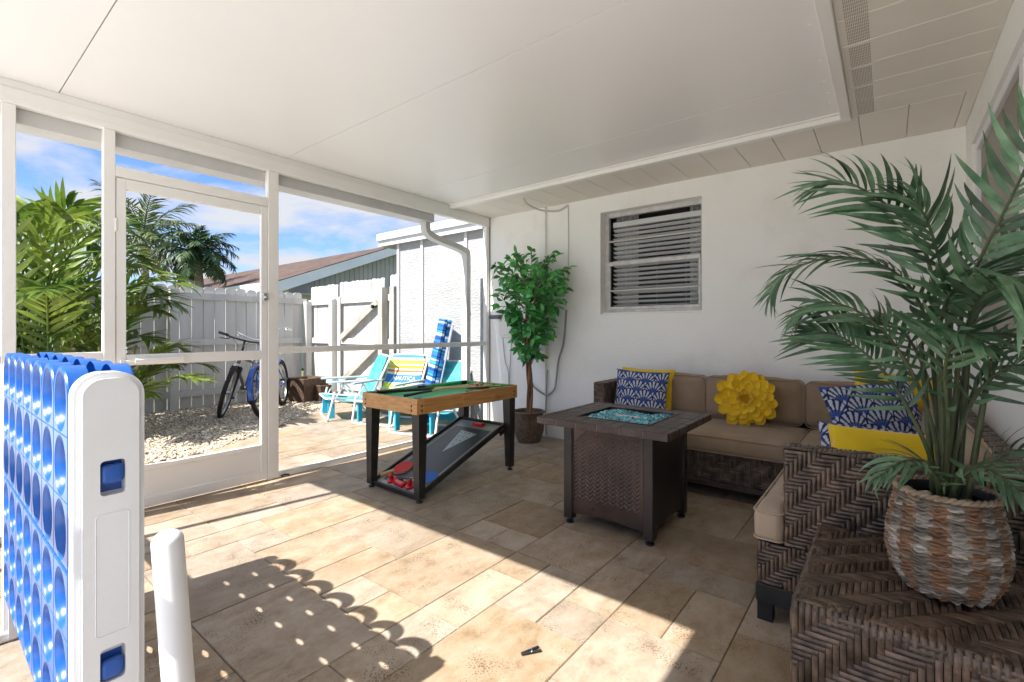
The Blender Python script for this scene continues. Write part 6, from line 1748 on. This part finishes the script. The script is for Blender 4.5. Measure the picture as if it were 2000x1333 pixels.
def beach_chair(label, x, y, rz, cloth, seat_cloth, back_tilt, arms, stripes=False, pillow_top=False, seat_h=0.27, blen=0.66):
    t = thing("beach_chair", label, "beach chair", (x, y, 0.0), R(rz), "beach chairs by the white wall")
    # local: faces +x, width along y
    hw = 0.27
    bt = R(back_tilt)
    bx, bz = -0.20, seat_h - 0.05
    tx, tz = bx - blen * math.sin(bt), bz + blen * math.cos(bt)
    f = MB()
    f.tube(spline([(bx, -hw, bz), (tx * 0.98 - 0.0 + 0.0, -hw, tz - 0.06), (tx, -hw + 0.06, tz), (tx, hw - 0.06, tz), (tx * 0.98, hw, tz - 0.06), (bx, hw, bz)], 30), 0.0125, 8)
    f.tube([(bx, -hw, bz), (0.30, -hw, seat_h + 0.02), (0.32, -hw + 0.04, seat_h + 0.02), (0.32, hw - 0.04, seat_h + 0.02), (0.30, hw, seat_h + 0.02), (bx, hw, bz)], 0.0125, 8)
    # U shaped legs
    f.tube([(0.22, -hw - 0.02, seat_h + 0.10), (0.30, -hw - 0.02, 0.03), (0.30, -hw + 0.02, 0.013), (0.30, hw - 0.02, 0.013), (0.30, hw + 0.02, 0.03), (0.22, hw + 0.02, seat_h + 0.10)], 0.0125, 8)
    f.tube([(0.10, -hw - 0.02, seat_h + 0.20), (-0.26, -hw - 0.02, 0.03), (-0.26, -hw + 0.02, 0.013), (-0.26, hw - 0.02, 0.013), (-0.26, hw + 0.02, 0.03), (0.10, hw + 0.02, seat_h + 0.20)], 0.0125, 8)
    for s in (-1, 1):
        f.tube([(0.26, s * (hw + 0.02), 0.20), (0.10, s * (hw + 0.02), seat_h + 0.20)], 0.010, 6)
    obj("frame", f, WTUBE, t, smooth=True)
    for s in (-1, 1):
        obj("armrest", MB().rbox(-0.36, 0.30, s * (hw + 0.015) - 0.030, s * (hw + 0.015) + 0.030, seat_h + 0.205, seat_h + 0.230, 0.010, 2), arms, t, smooth=True)
    nu, nv = 10, 60 if stripes else 16
    def sling(name, fn, m, colf=None):
        vs, fs, cols = [], [], []
        for j in range(nv + 1):
            for i in range(nu + 1):
                u, v = i / nu, j / nv
                vs.append(fn(u, v)); cols.append(colf(v) if colf else (1, 1, 1))
        n1 = len(vs)
        for j in range(nv):
            for i in range(nu):
                q = j * (nu + 1) + i; fs.append((q, q + 1, q + nu + 2, q + nu + 1))
        return obj(name, MB().add(vs, fs), m, t, smooth=True, cols=cols if colf else None)
    def backf(u, v):
        s = v * blen * 0.97 + 0.01; sag = 0.035 * math.sin(math.pi * v) * (1 - (2 * u - 1) ** 4)
        ww = hw - 0.008 - (0.03 if v > 0.93 else 0)
        return (bx - s * math.sin(bt) - sag * math.cos(bt) + 0.010, (2 * u - 1) * ww, bz + s * math.cos(bt) - sag * math.sin(bt) + 0.010)
    bk = sling("back_sling", backf, cloth, stripe_col if stripes else None)
    sling("seat_sling", lambda u, v: (bx + 0.02 + v * 0.50, (2 * u - 1) * (hw - 0.008), bz + 0.012 + v * 0.075 - 0.04 * math.sin(math.pi * v)), seat_cloth)
    if pillow_top:
        mb = MB(); cushion(mb, -0.03, 0.03, -hw + 0.03, hw - 0.03, -0.075, 0.075, r=0.028, puff=0.01, n=5, M=Matrix.Translation((tx + 0.10 * math.sin(bt) + 0.03, 0, tz - 0.10 * math.cos(bt))) @ Matrix.Rotation(-bt, 4, 'Y'))
        obj("head_pillow", mb, cloth, t, smooth=True)
    for s in (-1, 1):
        obj("hanging_strap", MB().rbox(0.21, 0.29, s * (hw - 0.05) - 0.012, s * (hw - 0.05) + 0.012, 0.03, seat_h + 0.01, 0.004, 1), TURQD, t)
    obj("pouch", MB().add([(bx - 0.02, -hw + 0.03, bz - 0.01), (bx - 0.02, hw - 0.03, bz - 0.01), (bx - 0.14, hw - 0.04, 0.05), (bx - 0.14, -hw + 0.04, 0.05), (bx - 0.20, -hw + 0.03, bz + 0.10), (bx - 0.20, hw - 0.03, bz + 0.10)], [(0, 1, 2, 3), (3, 2, 5, 4)]), TURQD, t, smooth=True)
    return t, bt, bx, bz, blen
beach_chair("turquoise beach chair with long white armrests closest to the gate", -5.48, 3.52, -112, TURQ, TURQ, 24, ARM, seat_h=0.26, blen=0.62)
bc2 = beach_chair("rainbow striped beach chair with white lettering on a blue band", -4.80, 3.62, -72, mat("striped_cloth", (0, 0, 0), attr="Col", rough=0.8), TURQ, 26, ARMG, True, seat_h=0.26, blen=0.64)
beach_chair("turquoise beach chair behind the pool table by the downspout", -4.02, 3.56, -74, TURQ, TURQD, 34, ARMG, seat_h=0.25, blen=0.64)
tx_ = bpy.data.curves.new("lettering", 'FONT'); tx_.body = "NAUTICA"; tx_.size = 0.075; tx_.align_x = 'CENTER'; tx_.align_y = 'CENTER'; tx_.extrude = 0.001; tx_.space_character = 1.05
to_ = bpy.data.objects.new("work_text", tx_); COL.objects.link(to_)
bpy.context.view_layer.update()
tme = bpy.data.meshes.new_from_object(to_.evaluated_get(bpy.context.evaluated_depsgraph_get())); tme.name = "lettering"
bpy.data.objects.remove(to_)
tme.materials.clear()
let = obj("lettering", tme, mat("white_print", (0.8, 0.8, 0.8), rough=0.7), bc2[0])
_, bt, bx, bz, blen = bc2
s_ = 0.49 * blen; sag_ = 0.035
pos = Vector((bx - s_ * math.sin(bt) - sag_ * math.cos(bt) + 0.013 + 0.004, 0, bz + s_ * math.cos(bt) - sag_ * math.sin(bt) + 0.013))
let.matrix_local = frame(pos, Vector((0, 1, 0)), Vector((-math.sin(bt), 0, math.cos(bt))), Vector((math.cos(bt), 0, math.sin(bt))))
# folded lounger pad leaning on the wall
def pad_col(z):
    k = math.sin(z * 83) + 0.6 * math.sin(z * 47 + 1) + 0.3 * math.sin(z * 190)
    return (0.62, 0.68, 0.74) if k > 0.95 else ((0.02, 0.16, 0.50) if k > -0.3 else ((0.01, 0.05, 0.22) if k > -1.1 else (0.05, 0.36, 0.62)))
lp = thing("folded_lounger", "tall folded blue and white striped lounger leaning on the white wall", "folding lounger", (-4.36, 3.80, 0.0))
lp.rotation_euler = (R(-11), R(5), R(-20))
for k, (y0_, y1_) in enumerate(((-0.055, -0.003), (0.003, 0.055))):
    nn = 90; vs = []; cols = []; fs = []
    for j in range(nn + 1):
        z = 0.03 + 1.24 * j / nn
        pin = 0.006 * abs(math.sin(z * 13))
        for (a, b) in ((-0.09 + pin, y0_ + 0.008), (-0.08, y0_ + pin), (0.08, y0_ + pin), (0.09 - pin, y0_ + 0.008), (0.09 - pin, y1_ - 0.008), (-0.09 + pin, y1_ - 0.008)):
            vs.append((a, b, z)); cols.append(pad_col(z + (0.02 if k else 0)))
    for j in range(nn):
        for i in range(6):
            q = j * 6; fs.append((q + i, q + (i + 1) % 6, q + 6 + (i + 1) % 6, q + 6 + i))
    fs.append((5, 4, 3, 2, 1, 0)); fs.append(tuple(nn * 6 + i for i in range(6)))
    obj("pad", MB().add(vs, fs), bpy.data.materials["striped_cloth"], lp, smooth=True, cols=cols)
obj("frame", MB().tube([(-0.095, 0.068, 0.013), (-0.095, 0.068, 1.22), (0.095, 0.068, 1.22), (0.095, 0.068, 0.013)], 0.011, 8), ARMG, lp, smooth=True)

# small black clothespin on the floor
cp = thing("clothespin", "small black clothespin lying on the sunlit floor tiles", "clothespin", (-0.965, 1.325, 0.001), R(62))
obj("jaw", MB().rbox(-0.036, 0.036, -0.010, -0.002, 0.0005, 0.009, 0.002, 1, M=Matrix.Rotation(R(-7), 4, 'Z')), BLACKPL, cp)
obj("jaw", MB().rbox(-0.036, 0.036, 0.002, 0.010, 0.0005, 0.009, 0.002, 1, M=Matrix.Rotation(R(7), 4, 'Z')), BLACKPL, cp)
obj("spring", MB().tube([(-0.004, -0.008, 0.006), (0.0, -0.008, 0.0105), (0.004, 0, 0.0105), (0.0, 0.008, 0.0105), (-0.004, 0.008, 0.006)], 0.0014, 6), STEEL, cp, smooth=True)
